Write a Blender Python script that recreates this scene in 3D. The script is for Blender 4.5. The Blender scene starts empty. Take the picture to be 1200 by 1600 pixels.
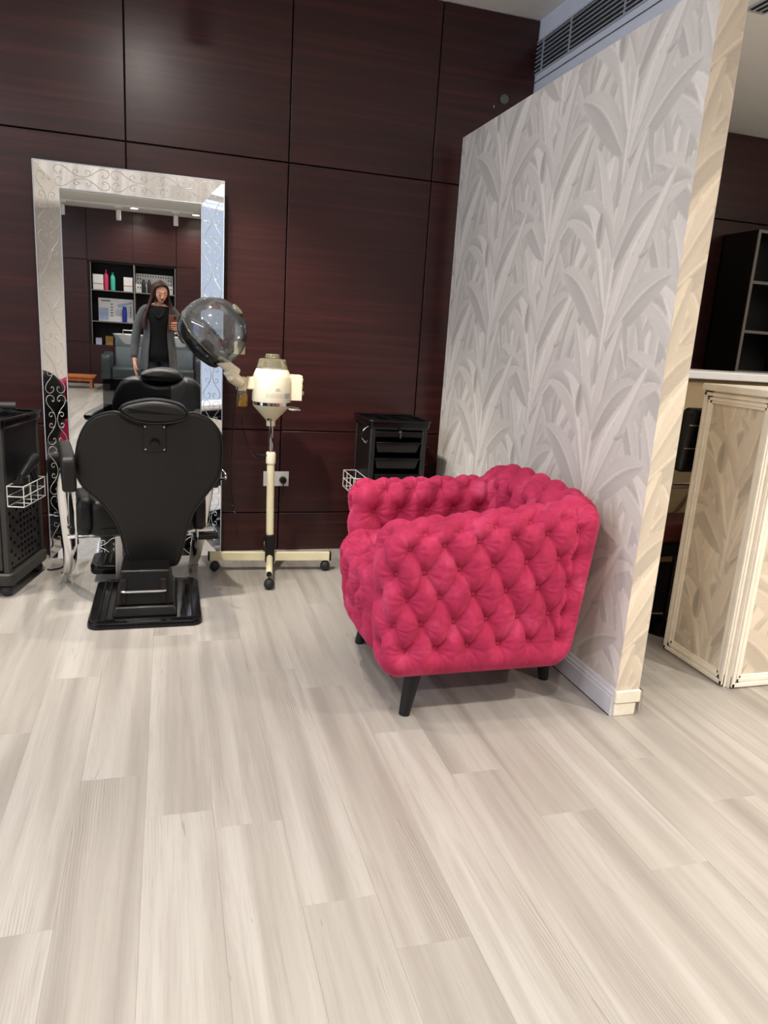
import bpy, bmesh, math, random
import numpy as np
from mathutils import Vector, Matrix, Quaternion
random.seed(7); rng = np.random.default_rng(5)
PI = math.pi
S = bpy.context.scene
COL = S.collection
def lin(h, k=1.0):
    h = h.lstrip('#'); v = [int(h[i:i+2], 16)/255 for i in (0, 2, 4)]
    return tuple(k*(x/12.92 if x <= .04045 else ((x+.055)/1.055)**2.4) for x in v)

# ---------------------------------------------------------------- camera
CAM = Vector((0, 0, 1.3)); FPX = 1131.75
RGT = Vector((0.95876193, -0.27714256, 0.0629886))
DWN = Vector((-0.00637798, -0.2425514, -0.97011759))
FWD = Vector((0.28413885, 0.92971007, -0.23431665))
cam = bpy.data.cameras.new('camera'); camo = bpy.data.objects.new('camera', cam); COL.objects.link(camo)
camo.matrix_world = Matrix(((RGT.x, -DWN.x, -FWD.x, CAM.x), (RGT.y, -DWN.y, -FWD.y, CAM.y), (RGT.z, -DWN.z, -FWD.z, CAM.z), (0, 0, 0, 1)))
cam.sensor_fit = 'VERTICAL'; cam.sensor_height = 24; cam.lens = 24*FPX/1600
cam.clip_start = .004; cam.clip_end = 60
S.camera = camo
# ---------------------------------------------------------------- world, light, exposure
w = bpy.data.worlds.new('daylight'); S.world = w; w.use_nodes = True
w.node_tree.nodes['Background'].inputs[0].default_value = (.42, .60, 1, 1)
w.node_tree.nodes['Background'].inputs[1].default_value = 1.6
S.view_settings.view_transform = 'Standard'; S.view_settings.look = 'None'
S.view_settings.gamma = 1; S.view_settings.use_curve_mapping = False
S.view_settings.exposure = -0.40
S.cycles.use_denoising = True; S.cycles.max_bounces = 10; S.cycles.glossy_bounces = 6
S.cycles.transparent_max_bounces = 12; S.cycles.sample_clamp_indirect = 6
S.cycles.caustics_reflective = False; S.cycles.caustics_refractive = False
def lamp(kind, name, loc, power, col, size=.1, aim=None, spot=None, blend=.6, sy=None, shape='DISK', spread=None):
    l = bpy.data.lights.new(name, kind); l.energy = power; l.color = col
    if kind == 'AREA':
        l.shape = shape; l.size = size
        if sy: l.size_y = sy
        if spread: l.spread = spread
    else: l.shadow_soft_size = size
    if kind == 'SPOT': l.spot_size = spot; l.spot_blend = blend
    o = bpy.data.objects.new(name, l); COL.objects.link(o); o.location = loc
    d = (Vector(aim)-Vector(loc)) if aim else Vector((0, 0, -1))
    o.rotation_euler = d.to_track_quat('-Z', 'Y').to_euler()
    return o
WARM = (1, .925, .83); NEUT = (1, .945, .88); COOL = (.68, .80, 1)
# two added uplights for the ceilings, then daylight through the left shop window
lamp('AREA', 'fill_uplight', (-3.2, 1.0, 2.72), 70, COOL, 4.6, aim=(.6, 1.0, 3.02), sy=.12, shape='RECTANGLE')  # added cool fill without a fitting, brightens main ceiling and bulkhead
lamp('AREA', 'fill_uplight', (4.4, .6, 2.45), 26, NEUT, 3.0, aim=(2.2, .6, 2.69), sy=.12, shape='RECTANGLE')  # added fill without a fitting, brightens the lower ceiling
lamp('AREA', 'window_daylight', (-3.3, .6, 1.45), 28, COOL, 3.6, aim=(0, .6, 1.3), sy=2.3, shape='RECTANGLE')
# recessed downlights of the main ceiling (their trims are built further down)
DOWN = [(-.16, 2.5, 26), (-1.35, 2.2, 32), (.75, .55, 24), (-.85, .45, 34), (-2.3, .6, 34), (.6, -1.5, 28), (-1.0, -1.5, 28), (-2.4, -1.8, 24), (.9, -3.2, 24), (-.8, -3.2, 24)]
for x, y, p in DOWN:
    lamp('AREA', 'downlight_lamp', (x, y, 3.075), p, NEUT, .11, spread=3.0 if y == 2.5 else 2.5)
DOWN_LOW = [(2.9, .75, 62), (2.5, -.9, 75), (4.0, 1.8, 25)]
for x, y, p in DOWN_LOW:
    lamp('AREA', 'downlight_lamp', (x, y, 2.68), p, WARM, .11, spread=2.5)
DOWN_BACK = [(-.70, -5.25, 20), (.30, -5.3, 20), (-2.5, -5.2, 14)]
for x, y, p in DOWN_BACK:
    lamp('AREA', 'downlight_lamp', (x, y, 2.965), p, NEUT, .11, spread=2.5)
# spots on the ceiling track close to the mirror wall
SPOTS = [((.02, 3.62, 2.86), (.35, 3.8, 0), 150, 1.3), ((-1.15, 3.3, 2.86), (-1.0, 3.35, 0), 260, 1.0),
         ((-.16, 2.50, 3.0), (.45, 3.85, .75), 290, 1.0)]
for p, a, e, sz in SPOTS:
    lamp('SPOT', 'track_spot_lamp', p, e, WARM, .04, aim=a, spot=sz, blend=.7)

# ---------------------------------------------------------------- materials
class NT:
    def __init__(s, name):
        m = bpy.data.materials.new(name); m.use_nodes = True; s.m = m; s.t = m.node_tree
        s.p = s.t.nodes['Principled BSDF']; s.out = s.t.nodes['Material Output']
    def n(s, typ, **k):
        x = s.t.nodes.new(typ)
        for a, b in k.items(): setattr(x, a, b)
        return x
    def l(s, a, b): s.t.links.new(a, b)
    def math(s, op, a, b=None):
        x = s.n('ShaderNodeMath', operation=op)
        for i, v in enumerate((a, b)):
            if v is None: continue
            if isinstance(v, (int, float)): x.inputs[i].default_value = v
            else: s.l(v, x.inputs[i])
        return x.outputs[0]
    def vadd(s, a, b):
        x = s.n('ShaderNodeVectorMath', operation='ADD'); s.l(a, x.inputs[0]); s.l(b, x.inputs[1]); return x.outputs[0]
    def mapping(s, src, sc):
        x = s.n('ShaderNodeMapping'); s.l(src, x.inputs[0]); x.inputs['Scale'].default_value = sc; return x.outputs[0]
    def noise(s, src, scale=5, detail=3, rough=.5, dist=0):
        x = s.n('ShaderNodeTexNoise'); s.l(src, x.inputs['Vector']); x.inputs['Scale'].default_value = scale
        x.inputs['Detail'].default_value = detail; x.inputs['Roughness'].default_value = rough; x.inputs['Distortion'].default_value = dist
        return x.outputs['Fac']
    def ramp(s, fac, stops):
        x = s.n('ShaderNodeValToRGB'); s.l(fac, x.inputs[0]); e = x.color_ramp.elements
        while len(e) < len(stops): e.new(.5)
        for i, (p, c) in enumerate(stops): e[i].position = p; e[i].color = (*c, 1)
        return x.outputs[0]
    def mix(s, fac, a, b, blend='MIX'):
        x = s.n('ShaderNodeMix', data_type='RGBA', blend_type=blend)
        for i, v in ((0, fac), (6, a), (7, b)):
            if isinstance(v, (int, float)): x.inputs[i].default_value = v
            elif isinstance(v, tuple): x.inputs[i].default_value = (*v, 1)
            else: s.l(v, x.inputs[i])
        return x.outputs[2]
    def bump(s, h, strength=.2, dist=.01):
        x = s.n('ShaderNodeBump'); s.l(h, x.inputs['Height']); x.inputs['Strength'].default_value = strength; x.inputs['Distance'].default_value = dist
        s.l(x.outputs[0], s.p.inputs['Normal'])
def mat(name, col, rough=.5, metal=0, coat=0, spec=.35, grain=0, bump=0, bscale=200, sheen=0, emit=0):
    t = NT(name); p = t.p
    p.inputs['Base Color'].default_value = (*col, 1); p.inputs['Roughness'].default_value = rough
    p.inputs['Metallic'].default_value = metal; p.inputs['Coat Weight'].default_value = coat; p.inputs['Coat Roughness'].default_value = .12
    p.inputs['Specular IOR Level'].default_value = spec
    if sheen: p.inputs['Sheen Weight'].default_value = sheen; p.inputs['Sheen Roughness'].default_value = .4
    co = t.n('ShaderNodeTexCoord').outputs['Object']
    if grain:
        f = t.noise(co, 14, 4, .6)
        c = t.ramp(f, [(.3, tuple(x*(1-grain) for x in col)), (.7, tuple(min(1, x*(1+grain)) for x in col))]); t.l(c, p.inputs['Base Color'])
        r = t.math('ADD', t.math('MULTIPLY', f, .16), rough-.08); t.l(r, p.inputs['Roughness'])
    if bump: t.bump(t.noise(co, bscale, 3), bump, .002)
    if emit:
        p.inputs['Emission Color'].default_value = (*col, 1); p.inputs['Emission Strength'].default_value = emit
    return t.m
def clear(name, tint, gl=.12, rough=.03, body=0, bodycol=(.1, .1, .1)):   # thin clear plastic or glass
    t = NT(name); tr = t.n('ShaderNodeBsdfTransparent'); tr.inputs[0].default_value = (*tint, 1)
    g = t.n('ShaderNodeBsdfGlossy'); g.inputs['Roughness'].default_value = rough
    fr = t.n('ShaderNodeFresnel'); fr.inputs[0].default_value = 1.5
    a = t.n('ShaderNodeMixShader'); f = t.math('ADD', t.math('MULTIPLY', fr.outputs[0], 1.0), gl); 
    x = t.n('ShaderNodeClamp'); t.l(f, x.inputs[0]); t.l(x.outputs[0], a.inputs[0]); t.l(tr.outputs[0], a.inputs[1]); t.l(g.outputs[0], a.inputs[2])
    o = a.outputs[0]
    if body:
        d = t.n('ShaderNodeBsdfDiffuse'); d.inputs[0].default_value = (*bodycol, 1); b = t.n('ShaderNodeMixShader'); b.inputs[0].default_value = body
        t.l(o, b.inputs[1]); t.l(d.outputs[0], b.inputs[2]); o = b.outputs[0]
    t.l(o, t.out.inputs[0]); return t.m

def m_plank():
    t = NT('grey_oak_vinyl'); g = t.n('ShaderNodeNewGeometry'); oi = t.n('ShaderNodeObjectInfo')
    r = t.math('ADD', oi.outputs['Random'], g.outputs['Random Per Island'])
    r = t.math('MULTIPLY', r, 37.0)
    cx = t.n('ShaderNodeCombineXYZ'); t.l(r, cx.inputs[0]); t.l(t.math('MULTIPLY', r, 1.7), cx.inputs[1]); t.l(r, cx.inputs[2])
    P = t.vadd(g.outputs['Position'], cx.outputs[0])
    n1 = t.noise(t.mapping(P, (11, .40, 1)), 1.0, 2, .5, .3)
    n2 = t.noise(t.mapping(P, (26, 1.3, 1)), 1.0, 4, .6, .6)
    n3 = t.noise(t.mapping(P, (170, 5, 1)), 1.0, 4, .7, .4)
    wv = t.n('ShaderNodeTexWave', wave_type='RINGS', rings_direction='SPHERICAL'); t.l(t.mapping(P, (6, .8, 1)), wv.inputs[0])
    wv.inputs['Scale'].default_value = 7; wv.inputs['Distortion'].default_value = 5; wv.inputs['Detail'].default_value = 2
    msk = t.ramp(t.noise(t.mapping(P, (5, .8, 1)), 1.0, 1), [(.56, (0, 0, 0)), (.68, (1, 1, 1))])
    c1 = t.ramp(n1, [(.30, lin('#8d8780')), (.48, lin('#9f9991')), (.66, lin('#aca7a0'))])
    c = t.mix(t.math('MULTIPLY', t.ramp(n2, [(.50, (0, 0, 0)), (.72, (1, 1, 1))]), .45), c1, lin('#857d75'))
    c = t.mix(t.math('MULTIPLY', t.ramp(n3, [(.48, (0, 0, 0)), (.75, (1, 1, 1))]), .30), c, lin('#7d766e'))
    c = t.mix(t.math('MULTIPLY', t.math('MULTIPLY', msk, t.ramp(wv.outputs['Fac'], [(.72, (0, 0, 0)), (.95, (1, 1, 1))])), .6), c, lin('#7b7369'))
    cr = t.ramp(t.noise(t.mapping(P, (60, 3.2, 1)), 1.0, 2, .5, 1.5), [(.73, (0, 0, 0)), (.77, (1, 1, 1))])
    c = t.mix(t.math('MULTIPLY', cr, .45), c, lin('#6b6259'))
    t.l(c, t.p.inputs['Base Color']); t.p.inputs['Specular IOR Level'].default_value = .42
    t.l(t.math('ADD', t.math('MULTIPLY', n2, .14), .27), t.p.inputs['Roughness'])
    t.bump(n3, .12, .002); return t.m
def m_mahog():
    t = NT('dark_mahogany_veneer'); g = t.n('ShaderNodeNewGeometry'); oi = t.n('ShaderNodeObjectInfo')
    r = t.math('MULTIPLY', oi.outputs['Random'], 23.0); cx = t.n('ShaderNodeCombineXYZ')
    for i in range(3): t.l(r, cx.inputs[i])
    P = t.vadd(g.outputs['Position'], cx.outputs[0])
    a = t.noise(t.mapping(P, (.9, .9, 30)), 1.0, 4, .6, .5); b = t.noise(t.mapping(P, (3, 3, 150)), 1.0, 3, .6, .3)
    c = t.ramp(a, [(.3, lin('#2a1614')), (.52, lin('#391b1a')), (.72, lin('#4b2422'))])
    c = t.mix(t.math('MULTIPLY', b, .5), c, lin('#281313'))
    t.l(c, t.p.inputs['Base Color']); t.p.inputs['Roughness'].default_value = .36; t.p.inputs['Specular IOR Level'].default_value = .35
    t.p.inputs['Coat Weight'].default_value = .22; t.p.inputs['Coat Roughness'].default_value = .27; return t.m
def m_velvet():
    t = NT('raspberry_velvet'); co = t.n('ShaderNodeTexCoord').outputs['Object']
    f = t.noise(co, 9, 4, .6, .4)
    c = t.ramp(f, [(.3, lin('#942141')), (.55, lin('#ac2c4f')), (.75, lin('#bf476a'))])
    lw = t.n('ShaderNodeLayerWeight'); lw.inputs[0].default_value = .35
    t.l(c, t.p.inputs['Base Color']); t.p.inputs['Roughness'].default_value = .75; t.p.inputs['Specular IOR Level'].default_value = .2
    t.p.inputs['Sheen Weight'].default_value = .30; t.p.inputs['Sheen Roughness'].default_value = .38; t.p.inputs['Sheen Tint'].default_value = (*lin('#ff7aa8'), 1)
    t.bump(t.noise(co, 60, 4, .6, 1.0), .25, .003); return t.m
def m_print(name, tint):
    t = NT(name); a = t.n('ShaderNodeAttribute', attribute_name='Print'); co = t.n('ShaderNodeTexCoord').outputs['Object']
    c = t.mix(1.0, a.outputs['Color'], tint, 'MULTIPLY'); t.l(c, t.p.inputs['Base Color'])
    t.p.inputs['Roughness'].default_value = .62; t.p.inputs['Specular IOR Level'].default_value = .3; t.bump(t.noise(co, 300, 2), .06, .002); return t.m
M = dict(
    plank=m_plank(), mahog=m_mahog(), velvet=m_velvet(),
    paper=m_print('leaf_wallpaper', (1, .98, .93)), paper_warm=m_print('leaf_wallpaper_beige_lit', (1.05, .96, .80)),  # warm tint: painted warm light on the partition, beige paper on the desk
    paint=mat('white_ceiling_paint', lin('#efeeea'), .8, grain=.02), bulk=mat('daylit_white_paint', lin('#e2e6ee'), .7, grain=.02),  # bulkhead paint carries the bluish daylight in its colour
    cream_wall=mat('beige_paint', lin('#a08c6c'), .7, grain=.05), joint=mat('joint_black', lin('#120808'), .8, grain=.1),
    subfloor=mat('subfloor', lin('#5f564e'), .9, grain=.1), seam=mat('floor_joint', lin('#a39789'), .8, grain=.1),
    skirting=mat('skirting_white', lin('#c6c4c6'), .35, grain=.02), chip=mat('chipped_white_paint', lin('#e6dfcd'), .7, grain=.08, bump=.4, bscale=40),
    moulding=mat('cream_painted_wood', lin('#efe6d6'), .5, grain=.05, bump=.1, bscale=60),
    lea=mat('black_leatherette', lin('#131211'), .43, grain=.08, bump=.12, bscale=420), piping=mat('black_piping', lin('#191918'), .38, grain=.05),
    blk=mat('black_plastic', lin('#0e0e0e'), .34, grain=.1), blkg=mat('glossy_black_plastic', lin('#0c0c0d'), .16, grain=.1),
    blkm=mat('charcoal_plastic', lin('#302f2c'), .5, grain=.1, bump=.08, bscale=300), rub=mat('rubber', lin('#242424'), .55, grain=.1),
    chrome=mat('chrome', (.82, .82, .83), .09, 1), steel=mat('brushed_steel', (.62, .62, .62), .28, 1), wire=mat('white_coated_wire', lin('#cfcfcc'), .3, grain=.03),
    mirror=mat('silvered_mirror', (.86, .88, .89), .0, 1), bevel=mat('bevelled_mirror_facet', (.86, .86, .87), .015, 1),
    etch=mat('etched_line', lin('#b9b9b6'), .45, .3, grain=.03), patch_tint=clear('tinted_patch', (.66, .66, .68), .0),
    cream=mat('aged_cream_enamel', lin('#f5edd2'), .35, grain=.03, coat=.2), cream2=mat('cream_enamel_post', lin('#e4dcb8'), .35, grain=.03),
    amber=clear('amber_bottle_plastic', (.80, .55, .18), .05, .1, .35, lin('#a87c2c')), glass=clear('clear_plastic', (.93, .92, .86), .08, .03, .22, lin('#c9c3a2')),
    smoke=clear('smoked_clear_dome', (.74, .76, .77), .07, .06, .12, (.22, .23, .235)), visor=clear('dark_smoked_visor', (.34, .34, .34), .03, .06, .25, (.03, .03, .03)),
    socket=mat('socket_white', lin('#dcdbd2'), .3, grain=.02), tag=mat('printed_label', lin('#a9a9a6'), .5, grain=.1),
    legw=mat('black_lacquered_wood', lin('#141312'), .4, grain=.15), grille=mat('vent_dark', lin('#23262a'), .6, grain=.1), slat=mat('vent_aluminium', lin('#b9bdc4'), .5, .0, grain=.04),
    lampw=mat('white_lamp_body', lin('#e8e8e6'), .4, grain=.02), glow=mat('lamp_glow', (1, .96, .9), .5, emit=25),
    shelfb=mat('black_shelf_board', lin('#15110f'), .45, grain=.2), edge=mat('grey_shelf_edging', lin('#77706b'), .5, grain=.05), nicheb=mat('niche_black', lin('#120f10'), .6, grain=.1),
    wht=mat('white_card', lin('#e6e6e6'), .5, grain=.02), whtb=mat('white_basin', lin('#eeeff0'), .2, grain=.02), grey=mat('grey_blue_leatherette', lin('#5d676c'), .4, grain=.06, bump=.1, bscale=250),
    greyd=mat('dark_grey_leatherette', lin('#2f3638'), .4, grain=.06), pink=mat('pink_plastic', lin('#c2365e'), .35, grain=.05), teal=mat('teal_plastic', lin('#3fb59a'), .35, grain=.05),
    blue=mat('blue_plastic', lin('#1c2f96'), .3, grain=.1), lblue=mat('pale_blue_print', lin('#a9bade'), .5, grain=.1), orange=mat('orange_stripe', lin('#cf8062'), .5, grain=.05),
    gold=mat('gold_pack', lin('#9b7a3c'), .4, grain=.35), lav=mat('lavender_box', lin('#c8c5e4'), .5, grain=.03), ink=mat('black_ink', lin('#1a1a1a'), .6, grain=.05),
    owood=mat('orange_wood', lin('#b4683a'), .4, grain=.2), maroon=mat('maroon_seat', lin('#4a1c1c'), .45, grain=.1), fluff=mat('grey_fluff', lin('#a59c8c'), .95, grain=.2),
    skin=mat('skin', lin('#c08a6e'), .5, grain=.06), lips=mat('lips', lin('#92443f'), .4, grain=.05), hair=mat('brown_hair', lin('#2f1810'), .55, spec=.2, grain=.35, bump=.3, bscale=90),
    eyew=mat('eye_white', lin('#b3a096'), .3, grain=.02), iris=mat('iris', lin('#2a1a12'), .2, grain=.02), lid=mat('eyelid', lin('#8f5f4b'), .5, grain=.05),
    cardi=mat('grey_knit', lin('#4a4a4a'), .9, grain=.15, bump=.4, bscale=260), top=mat('black_jersey', lin('#0b0b0b'), .9, spec=.2, grain=.1), jean=mat('dark_denim', lin('#1d2330'), .8, grain=.2), shoe=mat('black_shoe', lin('#151515'), .5, grain=.1),
    phone=mat('bronze_phone_case', lin('#7d4b38'), .3, .3, grain=.05), phedge=mat('phone_rim', lin('#c9bcae'), .3, .5, grain=.02),
    winframe=mat('window_frame_white', lin('#d0d0ce'), .4, grain=.03), pane=clear('window_pane', (.95, .97, 1), .03),
    floorslab=mat('concrete_floor', lin('#8a8580'), .8, grain=.1), sideW=mat('plaster_wall', lin('#cfc9c0'), .8, grain=.03),
    sens=mat('grey_sensor', lin('#5a5a5d'), .5, grain=.05), cord=mat('black_cord', lin('#101010'), .4, grain=.05), drawer=mat('drawer_black', lin('#22221f'), .4, grain=.08))

# ---------------------------------------------------------------- mesh helpers
def fin(name, me, m, parent=None, sharp=35, bev=0, seg=2):
    me.materials.append(M[m] if isinstance(m, str) else m)
    o = bpy.data.objects.new(name, me); COL.objects.link(o)
    if parent is not None: o.parent = parent; o.matrix_parent_inverse = parent.matrix_world.inverted() if False else Matrix()
    if sharp is not None:
        me.shade_smooth(); me.set_sharp_from_angle(angle=math.radians(sharp))
    if bev:
        b = o.modifiers.new('bevel', 'BEVEL'); b.width = bev; b.segments = seg; b.limit_method = 'ANGLE'; b.angle_limit = math.radians(35)
    return o
def catmull(P, n=6, closed=False):
    P = [Vector(p) for p in P]; N = len(P); out = []
    for i in range(N if closed else N-1):
        if closed: a, b, c, d = P[i-1], P[i], P[(i+1) % N], P[(i+2) % N]
        else: a, b, c, d = P[max(i-1, 0)], P[i], P[i+1], P[min(i+2, N-1)]
        for k in range(n):
            t = k/n; out.append(.5*((2*b)+(c-a)*t+(2*a-5*b+4*c-d)*t*t+(3*b-a-3*c+d)*t**3))
    if not closed: out.append(P[-1])
    return out
class MB:
    def __init__(s, T=None): s.v = []; s.f = []; s.T = T or Matrix()
    def add(s, v, f):
        b = len(s.v); s.v += [tuple(s.T @ Vector(p)) for p in v]; s.f += [tuple(b+i for i in q) for q in f]; return s
    def box(s, lo, hi):
        x0, y0, z0 = lo; x1, y1, z1 = hi
        return s.add([(x0, y0, z0), (x1, y0, z0), (x1, y1, z0), (x0, y1, z0), (x0, y0, z1), (x1, y0, z1), (x1, y1, z1), (x0, y1, z1)],
                     [(0, 3, 2, 1), (4, 5, 6, 7), (0, 1, 5, 4), (1, 2, 6, 5), (2, 3, 7, 6), (3, 0, 4, 7)])
    def cbox(s, c, d): return s.box([c[i]-d[i]/2 for i in range(3)], [c[i]+d[i]/2 for i in range(3)])
    def frust(s, lo, hi, z0, z1):   # two xy rectangles
        (a0, b0, a1, b1), (c0, d0, c1, d1) = lo, hi
        return s.add([(a0, b0, z0), (a1, b0, z0), (a1, b1, z0), (a0, b1, z0), (c0, d0, z1), (c1, d0, z1), (c1, d1, z1), (c0, d1, z1)],
                     [(0, 3, 2, 1), (4, 5, 6, 7), (0, 1, 5, 4), (1, 2, 6, 5), (2, 3, 7, 6), (3, 0, 4, 7)])
    def tube(s, path, r, n=10, cap=True, flat=None, closed=False):
        path = [Vector(p) for p in path]; N = len(path); R = r if isinstance(r, (list, tuple)) else [r]*N
        v = []; f = []; up = None
        for i, p in enumerate(path):
            d = (path[(i+1) % N]-path[i-1]) if closed else (path[min(i+1, N-1)]-path[max(i-1, 0)])
            d.normalize()
            if up is None:
                up = Vector((0, 0, 1)) if abs(d.z) < .9 else Vector((0, 1, 0))
            a = d.cross(up)
            if a.length < 1e-6: a = d.orthogonal()
            a.normalize(); b = a.cross(d).normalized(); up = b
            ri = R[i]; ra, rb = ri if isinstance(ri, (tuple, list)) else (ri, ri)
            for k in range(n):
                t = 2*PI*k/n; v.append(p+a*(ra*math.cos(t))+b*(rb*math.sin(t)))
        M_ = N if closed else N-1
        for i in range(M_):
            for k in range(n):
                j = (i+1) % N
                f.append((i*n+k, i*n+(k+1) % n, j*n+(k+1) % n, j*n+k))
        if cap and not closed:
            f.append(tuple(reversed(range(n)))); f.append(tuple((N-1)*n+k for k in range(n)))
        return s.add(v, f)
    def cyl(s, a, b, r, r2=None, n=20): return s.tube([a, b], [r, r if r2 is None else r2], n)
    def lathe(s, prof, o=(0, 0, 0), n=32, a0=0, a1=2*PI):
        v = []; f = []; full = abs(a1-a0-2*PI) < 1e-6; m = n if full else n+1
        for r, z in prof:
            for k in range(m):
                t = a0+(a1-a0)*k/n; v.append((o[0]+r*math.cos(t), o[1]+r*math.sin(t), o[2]+z))
        for i in range(len(prof)-1):
            for k in range(n):
                q = (k+1) % m if full else k+1
                f.append((i*m+k, i*m+q, (i+1)*m+q, (i+1)*m+k))
        if full:
            if prof[0][0] > 1e-4: f.append(tuple(reversed(range(m))))
            if prof[-1][0] > 1e-4: f.append(tuple((len(prof)-1)*m+k for k in range(m)))
        return s.add(v, f)
    def ball(s, c, r, n=16, k=10):
        r = r if isinstance(r, (tuple, list)) else (r, r, r)
        v = []; f = []
        for i in range(k+1):
            a = PI*i/k
            for j in range(n):
                b = 2*PI*j/n; v.append((c[0]+r[0]*math.sin(a)*math.cos(b), c[1]+r[1]*math.sin(a)*math.sin(b), c[2]-r[2]*math.cos(a)))
        for i in range(k):
            for j in range(n): f.append((i*n+j, i*n+(j+1) % n, (i+1)*n+(j+1) % n, (i+1)*n+j))
        return s.add(v, f)
    def slab(s, outl, prof):   # outl: 2D closed outline (x, z); prof: (inset, y)
        P = [Vector((p[0], p[1])) for p in outl]; N = len(P)
        ar = sum(P[i].x*P[(i+1) % N].y-P[(i+1) % N].x*P[i].y for i in range(N))
        if ar < 0: P.reverse()
        nr = []
        for i in range(N):
            t = (P[(i+1) % N]-P[i-1]).normalized(); nr.append(Vector((-t.y, t.x)))
        v = []; f = []
        for ins, y in prof:
            for i in range(N): q = P[i]+nr[i]*ins; v.append((q.x, y, q.y))
        for k in range(len(prof)-1):
            for i in range(N): j = (i+1) % N; f.append((k*N+i, k*N+j, (k+1)*N+j, (k+1)*N+i))
        f.append(tuple(reversed(range(N)))); f.append(tuple((len(prof)-1)*N+i for i in range(N)))
        return s.add(v, f)
    def build(s, name, m, parent=None, sharp=35, bev=0, seg=2, weld=False):
        me = bpy.data.meshes.new(name); me.from_pydata(s.v, [], s.f); me.update()
        bm = bmesh.new(); bm.from_mesh(me)
        if weld: bmesh.ops.remove_doubles(bm, verts=bm.verts, dist=1e-5)
        big = [x for x in bm.faces if len(x.verts) > 4]
        if big: bmesh.ops.triangulate(bm, faces=big)
        bmesh.ops.recalc_face_normals(bm, faces=bm.faces); bm.to_mesh(me); bm.free()
        return fin(name, me, m, parent, sharp, bev, seg)
def roundprof(t, r, n=4, y0=0):   # slab profile of thickness t with rounded rims of radius r
    a = [(r-r*math.sin(PI/2*i/n), y0+r-r*math.cos(PI/2*i/n)) for i in range(n+1)]
    b = [(r-r*math.cos(PI/2*i/n), y0+t-r+r*math.sin(PI/2*i/n)) for i in range(n+1)]
    return a+b
def rrect(x0, z0, x1, z1, r, n=5):
    o = []
    for cx, cz, a in ((x1-r, z0+r, -PI/2), (x1-r, z1-r, 0), (x0+r, z1-r, PI/2), (x0+r, z0+r, PI)):
        for i in range(n+1): t = a+PI/2*i/n; o.append((cx+r*math.cos(t), cz+r*math.sin(t)))
    return o
def thing(name, label, cat, loc=(0, 0, 0), rz=0, group=None):
    o = bpy.data.objects.new(name, None); COL.objects.link(o); o.location = loc; o.rotation_euler = (0, 0, rz); o.empty_display_size = .1
    return tag(o, label, cat, group)
def tag(o, label, cat, group=None):
    o['label'] = label; o['category'] = cat
    if group: o['group'] = group
    return o
def struct(o): o['kind'] = 'structure'; return o
def stuff(o): o['kind'] = 'stuff'; return o
def inst(src, loc, parent=None, name=None, rot=None, scale=None):
    o = src.copy(); COL.objects.link(o); o.parent = parent; o.location = loc
    if rot: o.rotation_euler = rot
    if scale: o.scale = scale
    return o
def XZ2XY(): return Matrix(((1, 0, 0, 0), (0, 0, 1, 0), (0, 1, 0, 0), (0, 0, 0, 1)))   # slab lying flat: outline (x, y), depth z

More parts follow.
